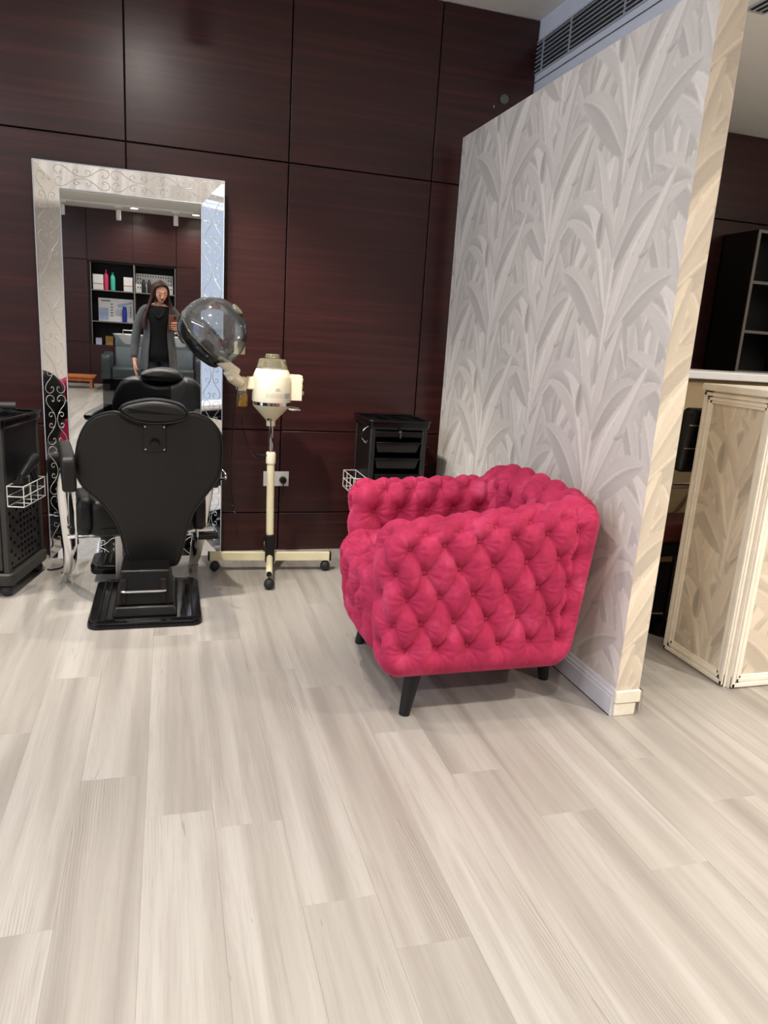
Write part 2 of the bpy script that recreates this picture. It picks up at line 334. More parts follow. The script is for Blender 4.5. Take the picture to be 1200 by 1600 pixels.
# ---------------------------------------------------------------- leaf print raster (a flat printed pattern)
def leaf_tile():
    W, H = 1.04, .634; res = .0025; nx, ny = int(W/res), int(H/res)
    img = np.empty((ny, nx, 3)); img[:] = (.60, .565, .535)
    r2 = np.random.default_rng(11)
    def put(px, py, v, ok, warm=0):
        ix = np.round(px/res).astype(int) % nx; iy = np.round(py/res).astype(int) % ny; o = ok.ravel()
        c3 = np.stack([v*1.0, v*(.945-warm*.01), v*(.90-warm*.03)], -1); img[iy.ravel()[o], ix.ravel()[o]] = c3.reshape(-1, 3)[o]
    def leaf(x0, y0, ang, L, Wd, curv, tone, tears=7, lite=1, asym=.0):
        nt, ns = int(L/res*1.7), int(Wd/res*2.6)+10
        t = np.linspace(0, 1, nt)[:, None]; s = np.linspace(-1, 1, ns)[None, :]
        a = ang+curv*t*t
        cx = x0+(np.cumsum(np.cos(a))*L/nt).reshape(-1, 1); cy = y0+(np.cumsum(np.sin(a))*L/nt).reshape(-1, 1)
        wid = Wd*(np.sin(PI*np.clip(t*.97+.03, 0, 1)**.85)**.62); wt = np.clip(wid, .003, None)*np.where(s*lite > 0, 1-asym, 1+asym)
        tr = np.ones((nt, 2))
        for k in range(tears):
            c = int(r2.uniform(.2, .93)*nt); sd = r2.integers(0, 2); n_ = max(3, int(r2.uniform(.012, .03)*nt)); dep = r2.uniform(.12, .5)
            for q in range(n_):
                if c+q < nt: tr[c+q, sd] = min(tr[c+q, sd], 1-dep*(1-q/n_))
        lim = np.where(s < 0, tr[:, :1], tr[:, 1:]); ok = (np.abs(s) <= lim)
        px = cx-np.sin(a)*wt*s+np.cos(a)*wt*.5*np.abs(s)**1.3; py = cy+np.cos(a)*wt*s+np.sin(a)*wt*.5*np.abs(s)**1.3
        A = np.abs(s)
        v = tone+np.where(s*lite > 0, .075-.05*A, -.05+.03*A)
        v = v+.085*np.exp(-(A/.10)**2)-.03*np.exp(-((A-.2)/.12)**2)
        v = v+.011*np.sin(2*PI*(t*L/.013-A*1.6))+.008*np.sin(2*PI*(t*L/.031-A*2.3)+2)
        v = v+.045*np.exp(-((lim-A)/.045)**2)-.04*(1-t)**1.5+.015*np.sin(5*t+3*s+tone*40)
        put(px, py, v, ok)
    def drop(x0, y0, ang, L, Wd):
        leaf(x0, y0, ang, L, Wd, -.3, .40, 0, 1)
    for k in range(70):
        x0, y0 = r2.uniform(0, W), r2.uniform(0, H); d = r2.choice([-1, 1])
        leaf(x0, y0, math.radians(90+d*r2.uniform(3, 30)), r2.uniform(.22, .42), r2.uniform(.035, .06), d*r2.uniform(.1, .8), r2.uniform(.455, .525), 4, r2.choice([-1, 1]), 0)
    for (bx, by) in ((.26, .02), (.78, .337)):
        leaf(bx-.10, by+.36, math.radians(84), .20, .048, -.25, .595, 3, 1)
        for (dx, dy, ang, L, Wd, cv, tone, lt, asy) in (
            (.0, .20, 122, .48, .070, 1.15, .49, 1, .1), (.01, .22, 60, .50, .072, -1.2, .475, -1, .1),
            (-.02, .02, 128, .42, .066, .75, .48, -1, .1), (.03, .0, 48, .40, .062, -.7, .47, 1, 0),
            (.0, .08, 102, .66, .060, .30, .53, -1, 0), (.0, .10, 84, .62, .056, -.25, .51, 1, 0),
            (.0, .28, 116, .36, .042, 1.1, .55, 1, 0), (.005, .26, 66, .36, .048, -1.2, .46, 1, .15),
            (.02, .02, 62, .60, .040, .02, .545, 1, -.1), (-.004, .10, 108, .42, .020, .45, .60, 1, 0), (.004, .08, 70, .40, .018, -.5, .60, -1, 0)):
            leaf(bx+dx, by+dy-.1, math.radians(ang), L, Wd, cv, tone, 8, lt, asy)
        leaf(bx-.105, by+.37, math.radians(-78), .13, .026, -.5, .415, 0, 1, .4)
        leaf(bx+.16, by+.19, math.radians(28), .055, .012, 0, .43, 0, 1, .2)
        leaf(bx, by-.18, math.radians(88), .38, .012, .05, .60, 0, 1)
        leaf(bx+.015, by-.1, math.radians(72), .34, .009, .1, .60, 0, 1)
    img = (img-.50)*1.18+.60
    for k in range(2): img = .5*img+.125*(np.roll(img, 1, 0)+np.roll(img, -1, 0)+np.roll(img, 1, 1)+np.roll(img, -1, 1))
    return img, res
TILE, TRES = leaf_tile()
def paper_sheet(name, org, ux, uz, Lx, Lz, m, parent, off=(0, 0), step=.004, k=1.0, gain=1.0):
    """a printed sheet: grid of vertices from org along ux and uz, colours of the printed leaves in an attribute"""
    nx, nz = max(2, int(Lx/step)), max(2, int(Lz/step)); ux, uz = np.array(ux, float), np.array(uz, float)
    a = np.linspace(0, Lx, nx); b = np.linspace(0, Lz, nz); A, B = np.meshgrid(a, b)
    V = np.array(org)[None, None]+A[..., None]*ux+B[..., None]*uz
    me = bpy.data.meshes.new(name); n = nx*nz; me.vertices.add(n); me.vertices.foreach_set('co', V.reshape(-1).astype(np.float32))
    i = np.arange(nx-1)[None, :]+nx*np.arange(nz-1)[:, None]; q = np.stack([i, i+1, i+nx+1, i+nx], -1).reshape(-1, 4)
    me.loops.add(q.size); me.loops.foreach_set('vertex_index', q.reshape(-1).astype(np.int32))
    me.polygons.add(len(q)); me.polygons.foreach_set('loop_start', (np.arange(len(q))*4).astype(np.int32)); me.update(calc_edges=True)
    iy = ((B+off[1])/k/TRES).astype(int) % TILE.shape[0]; ix = ((A+off[0])/k/TRES).astype(int) % TILE.shape[1]
    c = np.ones((nz, nx, 4), np.float32); c[..., :3] = TILE[iy, ix]*gain
    at = me.color_attributes.new('Print', 'FLOAT_COLOR', 'POINT'); at.data.foreach_set('color', c.reshape(-1))
    return fin(name, me, m, parent, None)

# ---------------------------------------------------------------- room shell
WY = 4.25; XL = -3.4; XR = 4.6; YB = -5.8; CZ = 3.09; CZ2 = 2.695; XB = 2.03
floor = struct(MB().box((XL-.1, YB-.5, -.12), (XR+.1, WY+.1, -.006)).build('floor', 'seam'))
PW, PL = .18, 1.22
known = {0: 1.797, -1: 2.0, 1: 1.718, 8: 1.80, 6: 1.59, 7: 1.33, 9: 1.55, 5: 1.83, 3: 1.235, 2: 2.62, 4: 2.10, -2: 1.45, -3: 2.3, 10: 2.25}
def plank_mesh(L):
    g = .0005; z0, z1 = -.006, 0; e = .0004; x, y = PW/2-.0001, L/2-.0001
    m = MB(); m.add([(-x, -y, z0), (x, -y, z0), (x, y, z0), (-x, y, z0), (-x, -y, z1-e), (x, -y, z1-e), (x, y, z1-e), (-x, y, z1-e),
                     (-x+g, -y+g, z1), (x-g, -y+g, z1), (x-g, y-g, z1), (-x+g, y-g, z1)],
                    [(0, 1, 5, 4), (1, 2, 6, 5), (2, 3, 7, 6), (3, 0, 4, 7), (4, 5, 9, 8), (5, 6, 10, 9), (6, 7, 11, 10), (7, 4, 8, 11), (8, 9, 10, 11)]); return m
proto = None; rest = MB()
for r in range(-19, 26):
    xc = .021+PW*(r+.0)+PW*0
    y0 = known.get(r, (r*.437) % PL)
    k = -8
    while True:
        a = y0+k*PL; b = a+PL; k += 1
        if b < YB: continue
        if a > WY: break
        a2, b2 = max(a, YB), min(b, WY)
        if b2-a2 < .02: continue
        if -.95 < b and -1.55 < xc < 3.3:
            L = round(b2-a2, 4)
            if abs(L-PL) < .001 and proto is not None: o = inst(proto, (xc+PW/2*0, (a2+b2)/2, 0), floor)
            else:
                o = plank_mesh(L).build('plank', 'plank', floor, sharp=None); o.location = (xc, (a2+b2)/2, 0)
                if abs(L-PL) < .001: proto = o
        else:
            T = Matrix.Translation((xc, (a2+b2)/2, 0)); rest.T = T; q = plank_mesh(b2-a2); rest.add(q.v, q.f)
rest.T = Matrix(); stuff(rest.build('plank', 'plank', floor, sharp=None))

ceil = MB(); ceil.box((XL-.1, -4.0, CZ), (XB+.1, WY+.1, CZ+.1)); ceil.box((XL-.1, YB-.5, 2.98), (XR+.1, -4.0, CZ+.1)); ceil.box((XB+.1, -4.0, CZ2), (XR+.1, WY+.1, CZ2+.1))
struct(ceil.build('ceiling', 'paint', sharp=None))
bh = struct(MB().box((XB, -4.0, CZ2), (XB+.1, WY, CZ)).build('wall_bulkhead', 'bulk', sharp=None))
MB().box((XB-.004, -1, 2.768), (XB, WY, 2.772)).build('crack_line', 'sens', bh, sharp=None)  # thin dark line for the crack along the bulkhead
# dark panelled wall behind the mirror
wb = struct(MB().box((XL-.1, WY, 0), (XR+.1, WY+.1, CZ+.1)).build('wall_back', 'joint', sharp=None))
def panel(par, x0, x1, z0, z1, y, d=.012, g=.0035):
    return MB().box((x0+g, y-d, z0+g), (x1-g, y, z1-g)).build('panel', 'mahog', par, bev=.002, seg=2)
xs = [XL, -1.84, -1.03, -.2, .63, 1.448, XB, 2.28, 3.11, 3.94, XR]
for i in range(len(xs)-1):
    top = CZ if xs[i] < XB-.01 else CZ2
    for z0, z1 in ((.0, .235), (.235, .731), (.731, 2.18), (2.18, top)):
        panel(wb, xs[i], xs[i+1], z0, z1, WY, .02)
# wall behind the photographer with the shelf niche
wf = MB(); NX0, NX1, NZ0, NZ1 = -1.48, -.05, .68, 2.10
wf.box((XL-.1, YB-.5, 0), (XR+.1, YB-.36, 3.1)); wf.box((XL-.1, YB-.36, 0), (NX0, YB, 3.1)); wf.box((NX1, YB-.36, 0), (XR+.1, YB, 3.1)); wf.box((NX0, YB-.36, 0), (NX1, YB, NZ0)); wf.box((NX0, YB-.36, NZ1), (NX1, YB, 3.1))
wfo = struct(wf.build('wall_front', 'nicheb', sharp=None))
def panelf(x0, x1, z0, z1): return MB().box((x0+.004, YB, z0+.004), (x1-.004, YB+.02, z1-.004)).build('panel', 'mahog', wfo, bev=.002)
for x0, x1 in ((XL, -2.3), (-2.3, -1.52), (-1.52, -.765), (-.765, -.03), (-.03, .72), (.72, 1.47), (1.47, 2.22), (2.22, 2.97), (2.97, XR)):
    inn = -1.6 < x0 < -.05
    for z0, z1 in ((0, .70), (2.13, 2.98)) if inn else ((0, .73), (.73, 2.13), (2.13, 2.98)):
        panelf(x0, x1, z0, z1)
# left wall with the shop window, right wall
wl = MB(); wl.box((XL-.1, YB-.5, 0), (XL, -1.2, 3.1)); wl.box((XL-.1, 2.4, 0), (XL, WY+.1, 3.1)); wl.box((XL-.1, -1.2, 0), (XL, 2.4, .3)); wl.box((XL-.1, -1.2, 2.6), (XL, 2.4, 3.1))
struct(wl.build('wall_left', 'sideW', sharp=None))
wn = MB()
for y in (-1.2, 0, 1.2, 2.36): wn.box((XL-.06, y, .3), (XL-.02, y+.04, 2.6))
wn.box((XL-.06, -1.2, .3), (XL-.02, 2.4, .35)); wn.box((XL-.06, -1.2, 2.55), (XL-.02, 2.4, 2.6))
wno = struct(wn.build('window_1', 'winframe', bev=.003)); MB().box((XL-.045, -1.18, .33), (XL-.039, 2.38, 2.57)).build('pane', 'pane', wno, sharp=None)
struct(MB().box((XR, YB-.5, 0), (XR+.1, WY+.1, 3.1)).build('wall_right', 'sideW', sharp=None))
# partition clad in leaf wallpaper
PX0, PX1, PY0, PY1, PZ = 1.561, 1.659, 2.067, 4.08, 2.39
wp = struct(MB().box((PX0+.002, PY0+.002, 0), (PX1-.002, PY1, PZ-.001)).build('wall_partition', 'moulding', sharp=None))
paper_sheet('wallpaper', (PX0, PY1, .0), (0, -1, 0), (0, 0, 1), PY1-PY0, PZ, 'paper', wp, off=(.20, .17))
paper_sheet('wallpaper', (PX0, PY0, .0), (1, 0, 0), (0, 0, 1), PX1-PX0, PZ, 'paper_warm', wp, off=(.33, .35), k=1.0, gain=1.0)  # warm light on the end face is put into the paper tint
paper_sheet('wallpaper', (PX1, PY0, .0), (0, 1, 0), (0, 0, 1), PY1-PY0, PZ, 'paper_warm', wp, off=(.1, .1), step=.012)
bb = MB(); pr = [(0, .0), (.016, .0), (.016, .070), (.013, .076), (.013, .084), (.008, .090), (.006, .100), (0, .106)]
v = [(PX0-a, y, z) for y in (PY0-.001, PY1) for a, z in pr]; n = len(pr)
bb.add(v, [(i, (i+1) % n, n+(i+1) % n, n+i) for i in range(n)]+[tuple(range(n)), tuple(range(2*n-1, n-1, -1))])
bbo = struct(bb.build('baseboard_partition', 'skirting', sharp=25))
MB().box((PX0-.0165, PY0, 0), (PX0+.01, PY1, .004)).build('floor_gap', 'joint', bbo, sharp=None)
MB().box((PX0-.004, PY0-.012, .052), (PX1+.003, PY0, .1)).build('end_block', 'chip', bbo, bev=.003)
MB().box((PX0-.002, PY0-.008, .0), (PX1-.012, PY0, .049)).build('end_block', 'chip', bbo, bev=.003)
t = MB(); t.box((PX1+.0, PY0-.012, .012), (PX1+.007, PY0+.03, .1))
for i in range(9): t.box((PX1+.007, PY0-.011, .02+i*.009), (PX1+.013, PY0+.03, .023+i*.009))
t.build('ribbed_edge_strip', 'steel', bbo, sharp=None)
# air vent in the bulkhead
av = thing('air_vent', 'long louvred air vent in the bluish white bulkhead under the ceiling', 'vent', (XB, 3.2, 2.895))
MB().box((-.004, -1.1, -.085), (-.001, 1.05, .085)).build('backing', 'grille', av, sharp=None)
fr = MB(); fr.box((-.008, -1.11, .08), (0, 1.05, .088)); fr.box((-.008, -1.11, -.088), (0, 1.05, -.08)); fr.box((-.008, -1.12, -.088), (0, -1.11, .088)); fr.build('vent_frame', 'slat', av, sharp=None)
sp = None
for i in range(7):
    z = -.068+i*.0225
    if sp is None: sp = MB().add([(-.003, -1.1, .0), (-.011, -1.1, .0), (-.011, 1.05, .0), (-.003, 1.05, .0), (-.003, -1.1, .004), (-.011, -1.1, .004), (-.011, 1.05, .004), (-.003, 1.05, .004)],
             [(0, 1, 2, 3), (7, 6, 5, 4), (0, 4, 5, 1), (1, 5, 6, 2), (2, 6, 7, 3), (3, 7, 4, 0)]).build('slat', 'slat', av, sharp=None); sp.location = (0, 0, z)
    else: inst(sp, (0, 0, z), av)
for y in (-.85, -.35, .15, .65, .95): MB().box((-.012, y-.003, -.082), (-.004, y+.003, .082)).build('mullion', 'slat', av, sharp=None)
sd = thing('slot_diffuser', 'dark slot diffuser in the lower ceiling beyond the partition top', 'vent', (2.32, 2.4, CZ2))
MB().box((-.05, -.7, -.004), (.05, .45, .0)).build('diffuser_frame', 'slat', sd, sharp=None)
for x in (-.03, 0, .03): MB().box((x-.007, -.68, -.006), (x+.007, .43, -.004)).build('slot', 'grille', sd, sharp=None)
ws = thing('wall_sensor', 'small round grey disc high on the dark wall above the partition', 'sensor', (1.848, WY-.02, 2.66))
MB(Matrix.Rotation(PI/2, 4, 'X')).lathe([(.026, 0), (.026, .008), (.022, .012), (0, .012)], n=24).build('cover', 'sens', ws)
MB().cbox((-.058, -.002, -.045), (.004, .004, .012)).build('pin', 'slat', ws)
# ceiling fittings
def downlight(x, y, z, label, group=None):
    t = thing('ceiling_downlight', label, 'light', (x, y, z), group=group)
    MB().lathe([(.085, 0), (.085, -.004), (.062, -.008), (.058, .0)], n=28).build('trim_ring', 'lampw', t)
    MB().lathe([(.057, -.001), (0, -.001)], n=24).build('diffuser', 'glow', t, sharp=None)
for i, (x, y, p) in enumerate(DOWN): downlight(x, y, CZ, 'round recessed downlight in the white main ceiling, outside the picture', 'downlights of the main ceiling')
for x, y, p in DOWN_LOW: downlight(x, y, CZ2, 'round recessed downlight in the lower ceiling beyond the partition', 'downlights of the lower ceiling')
for (x, y, p), l in zip(DOWN_BACK, ('glowing round downlight near the middle of the ceiling seen in the mirror', 'glowing round downlight at the right edge of the ceiling seen in the mirror', 'round downlight above the wooden bench behind the photographer')): downlight(x, y, 2.98, l, 'downlights over the shelf niche')
def spot(x, y, z, label, aim=None):
    t = thing('track_spotlight', label, 'light', (x, y, z), group='white ceiling spotlights')
    MB().cbox((0, 0, -.012), (.12, .035, .024)).build('adapter', 'lampw', t, bev=.004)
    MB().cyl((0, 0, -.024), (0, 0, -.07), .008).build('stem', 'lampw', t)
    MB().lathe([(0, 0), (.036, 0), (.038, -.004), (.038, -.15), (.034, -.153), (.03, -.12), (0, -.12)], (0, 0, -.06), 24).build('lamp_head', 'lampw', t)
for x, y, l in ((-1.78, -5.0, 'white cylindrical spotlight at the top left corner of the mirror reflection'), (-.93, -5.0, 'white cylindrical spotlight left of the glowing downlight in the mirror'), (-.03, -5.0, 'white cylindrical spotlight at the right in the mirror reflection')): spot(x, y, 2.955, l)
tag(MB().box((-1.95, -5.02, 2.955), (.25, -4.98, 2.98)).build('lighting_track', 'lampw', bev=.003), 'white ceiling track carrying the three cylindrical spotlights behind the photographer', 'track')
tag(MB().box((-1.6, 3.45, CZ-.022), (.6, 3.485, CZ)).build('lighting_track', 'lampw', bev=.003), 'white ceiling track above the mirror wall, out of the picture', 'track')
spot(.02, 3.468, CZ-.022, 'white cylindrical spotlight above the mirror, out of the picture'); spot(-1.15, 3.468, CZ-.022, 'white cylindrical spotlight above the left trolley, out of the picture')

# ---------------------------------------------------------------- dressing mirror with bevelled mirrored frame
mr = thing('dressing_mirror', 'tall rectangular mirror with slanted silvery frame engraved with scrolls', 'mirror', (-.1700, 4.205, 0), -.009)
mr.rotation_euler = (.0076, 0, -.009)
HO, HI, ZT, ZI, ZL = .4555, .3435, 2.03, 1.917, .113; DO = -.053
MB().box((-HI-.004, 0, ZL-.004), (HI+.004, .006, ZI+.004)).build('mirror_glass', 'mirror', mr, sharp=None)
MB().box((-HO+.004, .007, .006), (HO-.004, .018, ZT-.004)).build('backboard', 'joint', mr, sharp=None)
inn = [(-HI, ZL), (HI, ZL), (HI, ZI), (-HI, ZI)]; out = [(-HO, 0), (HO, 0), (HO, ZT), (-HO, ZT)]
for i, nm in enumerate(('bottom', 'right', 'top', 'left')):
    j = (i+1) % 4; a, b, c, d = inn[i], inn[j], out[j], out[i]
    MB().add([(a[0], -.002, a[1]), (b[0], -.002, b[1]), (c[0], DO, c[1]), (d[0], DO, d[1]), (a[0], .012, a[1]), (b[0], .012, b[1]), (c[0], .012, c[1]), (d[0], .012, d[1])],
             [(3, 2, 1, 0), (4, 5, 6, 7), (0, 1, 5, 4), (2, 3, 7, 6), (1, 2, 6, 5), (3, 0, 4, 7)]).build('frame_facet', 'bevel', mr, sharp=None)
for P_ in (inn, out):
    y = -.0035 if P_ is inn else DO-.001
    e = MB()
    for i in range(4):
        a, b = P_[i], P_[(i+1) % 4]; e.tube([(a[0], y, a[1]), (b[0], y, b[1])], .0024, 6)
    e.build('edge_bead', 'slat', mr)
# one engraved motif in units: x along the frame (-1..1), y across (-1..1)
big = [(-.80, .30), (-.73, .42), (-.78, .60), (-.92, .50), (-1.0, .78), (-.96, 1.0), (-.80, 1.06), (-.60, .85), (-.42, .50), (-.22, .22), (0, .10)]
big = [(-.82, .42), (-.76, .34), (-.79, .2), (-.9, .18), (-.99, .36), (-1.02, .62), (-.95, .88), (-.80, .98), (-.62, .82), (-.44, .48), (-.24, .2), (0, .08)]
sml = [(-.25, .22), (-.31, .42), (-.31, .62), (-.23, .74), (-.14, .64), (-.15, .48), (-.2, .46)]
hook = [(0, .08), (.02, 0), (0, -.08)]
def motif_paths(): 
    P_ = []
    for c in (big, sml):
        for sx in (1, -1):
            for sy in (1, -1): P_.append([(x*sx, y*sy) for x, y in c])
    return P_
def scroll(side, s0, half, wide, kinds=range(8), shift=0):
    """s0: centre along the side; built in the facet's own plane"""
    m = MB()
    for k, pth in enumerate(motif_paths()):
        if k not in kinds: continue
        pts = []
        for x, y in catmull([(x, y, 0) for x, y in pth], 4) and [(q.x, q.y) for q in catmull([(x, y, 0) for x, y in pth], 4)]:
            s_ = s0+x*half; a = .5+y*wide*.5+shift; yy = -.002+(DO+.002)*a-.0012
            if side == 'top': p = (s_, yy, ZI+(ZT-ZI)*a)
            elif side == 'left': p = (-(HI+(HO-HI)*a), yy, s_)
            elif side == 'right': p = (HI+(HO-HI)*a, yy, s_)
            else: p = (s_, yy, ZL-ZL*a)
            pts.append(p)
        m.tube(pts, .0013, 5)
    return m.build('scroll', 'etch', mr, sharp=None)
for s0 in (-.235, .03, .265): scroll('top', s0, .125, .82)
for i in range(7): scroll('left', .22+i*.272, .128, .80); scroll('right', .22+i*.272, .128, .80)
for s0 in (-.21, .0, .21): scroll('bottom', s0, .10, .8)
MB().box((-.168, -.0035, .55), (.183, -.001, .99)).build('tinted_patch', 'patch_tint', mr, sharp=None)['label'] = 'rectangular smoke tinted patch low on the mirror glass'  # thin tinted sheet that darkens a rectangle of the mirror

# ---------------------------------------------------------------- raspberry tufted armchair
def tufted(name, lo, hi, r, buttons, links, deform, parent, step=.0038, A=.018, shrink=.014, B=.030):
    lo, hi = np.array(lo, float), np.array(hi, float); c = (lo+hi)/2; h = (hi-lo)/2-shrink; r = min(r, *(h-.003))
    V = []; F = []; base = 0
    for ax in range(3):
        u, v = [(1, 2), (2, 0), (0, 1)][ax]
        for sgn in (-1, 1):
            nu, nv = int(2*h[u]/step)+2, int(2*h[v]/step)+2
            U, W_ = np.meshgrid(np.linspace(-h[u], h[u], nu), np.linspace(-h[v], h[v], nv))
            P = np.zeros(U.shape+(3,)); P[..., u] = U; P[..., v] = W_; P[..., ax] = sgn*h[ax]
            V.append(P.reshape(-1, 3)); i = np.arange(nu-1)[None, :]+nu*np.arange(nv-1)[:, None]
            q = np.stack([i, i+1, i+nu+1, i+nu], -1).reshape(-1, 4)
            if sgn < 0: q = q[:, ::-1]
            F.append(q+base); base += nu*nv
    V = np.concatenate(V); F = np.concatenate(F)
    core = np.clip(V, -(h-r), h-r); N = V-core; N /= np.linalg.norm(N, axis=1)[:, None]+1e-12
    P = core+N*r+c
    def surf(p, d):   # button direction d from a point -> on the rounded box
        q = np.array(p, float)-c; q = np.clip(q, -h, h); d = np.array(d, float); d /= np.linalg.norm(d)
        k = np.clip(q, -(h-r), h-r)
        for a in range(3):
            if abs(d[a]) > .3: k[a] = np.sign(d[a])*(h[a]-r)
        return k+d*r+c, d
    Bp = []; Bn = []
    for p, d in buttons: a, n_ = surf(p, d); Bp.append(a); Bn.append(n_)
    Bp = np.array(Bp); Bn = np.array(Bn)
    D = np.full(len(P), 1e3); DB = np.full(len(P), 1e3); BI = np.zeros(len(P), int)
    for i, j in links:
        a, b = Bp[i], Bp[j]; ab = b-a; t = np.clip(((P-a)@ab)/(ab@ab), 0, 1)
        dd = np.linalg.norm(P-(a+t[:, None]*ab), axis=1); dd = np.maximum(dd-.25*np.linalg.norm(ab)*0, 0); D = np.minimum(D, dd)
    for i in range(len(Bp)):
        dd = np.linalg.norm(P-Bp[i], axis=1); m = dd < DB; DB[m] = dd[m]; BI[m] = i
    hgt = A*(1-np.exp(-(D/.026)**1.2))+.008*(1-np.exp(-D/.006))-B*np.exp(-(DB/.022)**1.2)
    # small radial gathers around each button
    n_ = Bn[BI]; d = P-Bp[BI]; ref = np.where(np.abs(n_[:, 2:3]) > .8, np.array([[1., 0, 0]]), np.array([[0, 0, 1.]])); e1 = np.cross(n_, ref); e1 /= np.linalg.norm(e1, axis=1)[:, None]+1e-9; e2 = np.cross(n_, e1)
    th = np.arctan2((d*e2).sum(1), (d*e1).sum(1))
    ph_ = BI*1.7+1.2*np.sin(th*2+BI)
    hgt -= (.0062*np.abs(np.cos(5.5*th+ph_))**7+.0030*np.abs(np.cos(3.5*th+ph_*.7))**9)*np.exp(-(DB/.042)**1.5)*(1-np.exp(-(DB/.012)**2))
    P = P+N*hgt[:, None]
    P = deform(P)
    me = bpy.data.meshes.new(name); me.vertices.add(len(P)); me.vertices.foreach_set('co', P.reshape(-1).astype(np.float32))
    me.loops.add(F.size); me.loops.foreach_set('vertex_index', F.reshape(-1).astype(np.int32)); me.polygons.add(len(F)); me.polygons.foreach_set('loop_start', (np.arange(len(F))*4).astype(np.int32)); me.update(calc_edges=True)
    bm = bmesh.new(); bm.from_mesh(me); bmesh.ops.remove_doubles(bm, verts=bm.verts, dist=.0003); bmesh.ops.recalc_face_normals(bm, faces=bm.faces)
    bmesh.ops.smooth_vert(bm, verts=bm.verts, factor=.25, use_axis_x=True, use_axis_y=True, use_axis_z=True); bm.to_mesh(me); bm.free()
    o = fin(name, me, 'velvet', parent, 180)
    bd = deform(Bp-Bn*.020)
    return o, bd, Bn
def lattice(rows):
    """rows: list of lists of (point, dir, u) with matching u index; links between neighbours of adjoining rows"""
    B_, L_, idx = [], [], []
    for r in rows:
        cur = []
        for p, d, u in r: cur.append((len(B_), u)); B_.append((p, d))
        idx.append(cur)
    for a, b in zip(idx, idx[1:]):
        for i, u in a:
            for j, w_ in b:
                if abs(u-w_) < .75: L_.append((i, j))
    return B_, L_
ac = thing('tufted_armchair', 'raspberry pink velvet armchair with deep diamond buttoning and black tapered legs', 'armchair', (1.1, 2.53, 0))
ROOT = np.array([1.1, 2.53, 0])
btn = None
def buttons_on(part, bd, bn):
    global btn
    for p, n_ in zip(bd, bn):
        q = Vector(n_).to_track_quat('Z', 'Y').to_euler()
        if btn is None: btn = MB().ball((0, 0, 0), (.0095, .0095, .005), 10, 6).build('button', 'velvet', part, sharp=None); btn.location = p; btn.rotation_euler = q
        else: inst(btn, tuple(p), part, rot=q)
def arm(x0, x1, y0, y1, zt, slope, outer, lean, nb=6):
    """outer: -1 when the outer face looks towards -y"""
    px = (x1-x0-.09)/(nb-.5); rows = []
    yo, yi = (y0, y1) if outer < 0 else (y1, y0)
    zr = [.265, .355, .445, .535, .622]
    def xrow(k): return [x0+.075+px*(i+(.5 if k % 2 else 0)) for i in range(nb)]
    ym = (y0+y1)/2; w_ = (y1-y0)
    for k, z in enumerate(zr):
        r = [((x, yo, z), (0, outer, 0), i+(.5 if k % 2 else 0)) for i, x in enumerate(xrow(k))]
        if k % 2: r.insert(0, ((x0, yo, z), (-1, outer, 0), -.5))
        if k % 2 == 0: r.insert(0, ((x0, ym, z), (-1, 0, 0), -1.0))
        rows.append(r)
    rows.append([((x, yo, zt), (0, outer, 1.2), i+.5) for i, x in enumerate(xrow(1))]+[((x0, ym, zt-.03), (-1, 0, .8), -.5)])
    rows.append([((x, ym-outer*.0, zt), (0, 0, 1), i) for i, x in enumerate(xrow(0))])
    rows.append([((x, yi, zt), (0, -outer, 1.2), i+.5) for i, x in enumerate(xrow(1))])
    rows.append([((x, yi, .60), (0, -outer, 0), i) for i, x in enumerate(xrow(0))])
    rows.append([((x, yi, .51), (0, -outer, 0), i+.5) for i, x in enumerate(xrow(1))])
    rows.append([((x, yi, .42), (0, -outer, 0), i) for i, x in enumerate(xrow(0))])
    B_, L_ = lattice(rows)
    def df(P):
        P = P.copy(); t = np.clip((P[:, 0]-x0)/(x1-x0), 0, 1); hz = np.clip((P[:, 2]-.17)/(zt-.17), 0, 1.2)
        P[:, 2] += slope*t*hz; P[:, 0] += lean*hz*t; P[:, 0] += .018*(1-hz)*(1-t)
        return P-ROOT
    o, bd, bn = tufted('armrest', (x0, y0, .17), (x1, y1, zt), .065, B_, L_, df, ac)
    o['label'] = 'buttoned side arm of the armchair'; buttons_on(o, bd, bn)
arm(.668, 1.405, 2.125, 2.315, .700, .085, -1, .065)
arm(.715, 1.42, 2.745, 2.935, .722, .03, 1, .055)
rows = []
for k, z in enumerate([.52, .61, .70]):
    rows.append([((1.30, 2.33+.125*(i+(.5 if k % 2 else 0)), z), (-1, 0, 0), i+(.5 if k % 2 else 0)) for i in range(5 if k % 2 == 0 else 4) if 2.33+.125*(i+(.5 if k % 2 else 0)) < 2.85])
for k, (x, d) in enumerate((((1.30), (-1, 0, 1)), ((1.41), (0, 0, 1)), ((1.52), (1, 0, 1)))):
    kk = k+1; rows.append([((x, 2.205+.125*(i+(.5 if kk % 2 else 0))-(.0), .83), d, i-1+(.5 if kk % 2 else 0)) for i in range(6)])
B_, L_ = lattice(rows)
def dfb(P):
    P = P.copy(); hz = np.clip((P[:, 2]-.3)/.5, 0, 1.2); P[:, 0] += -.05*(1-hz); P[:, 2] -= .03*np.abs((P[:, 1]-2.53)/.4)**3*hz; return P-ROOT
o, bd, bn = tufted('backrest', (1.305, 2.175, .17), (1.50, 2.905, .812), .095, B_, L_, dfb, ac); buttons_on(o, bd, bn)
rows = []
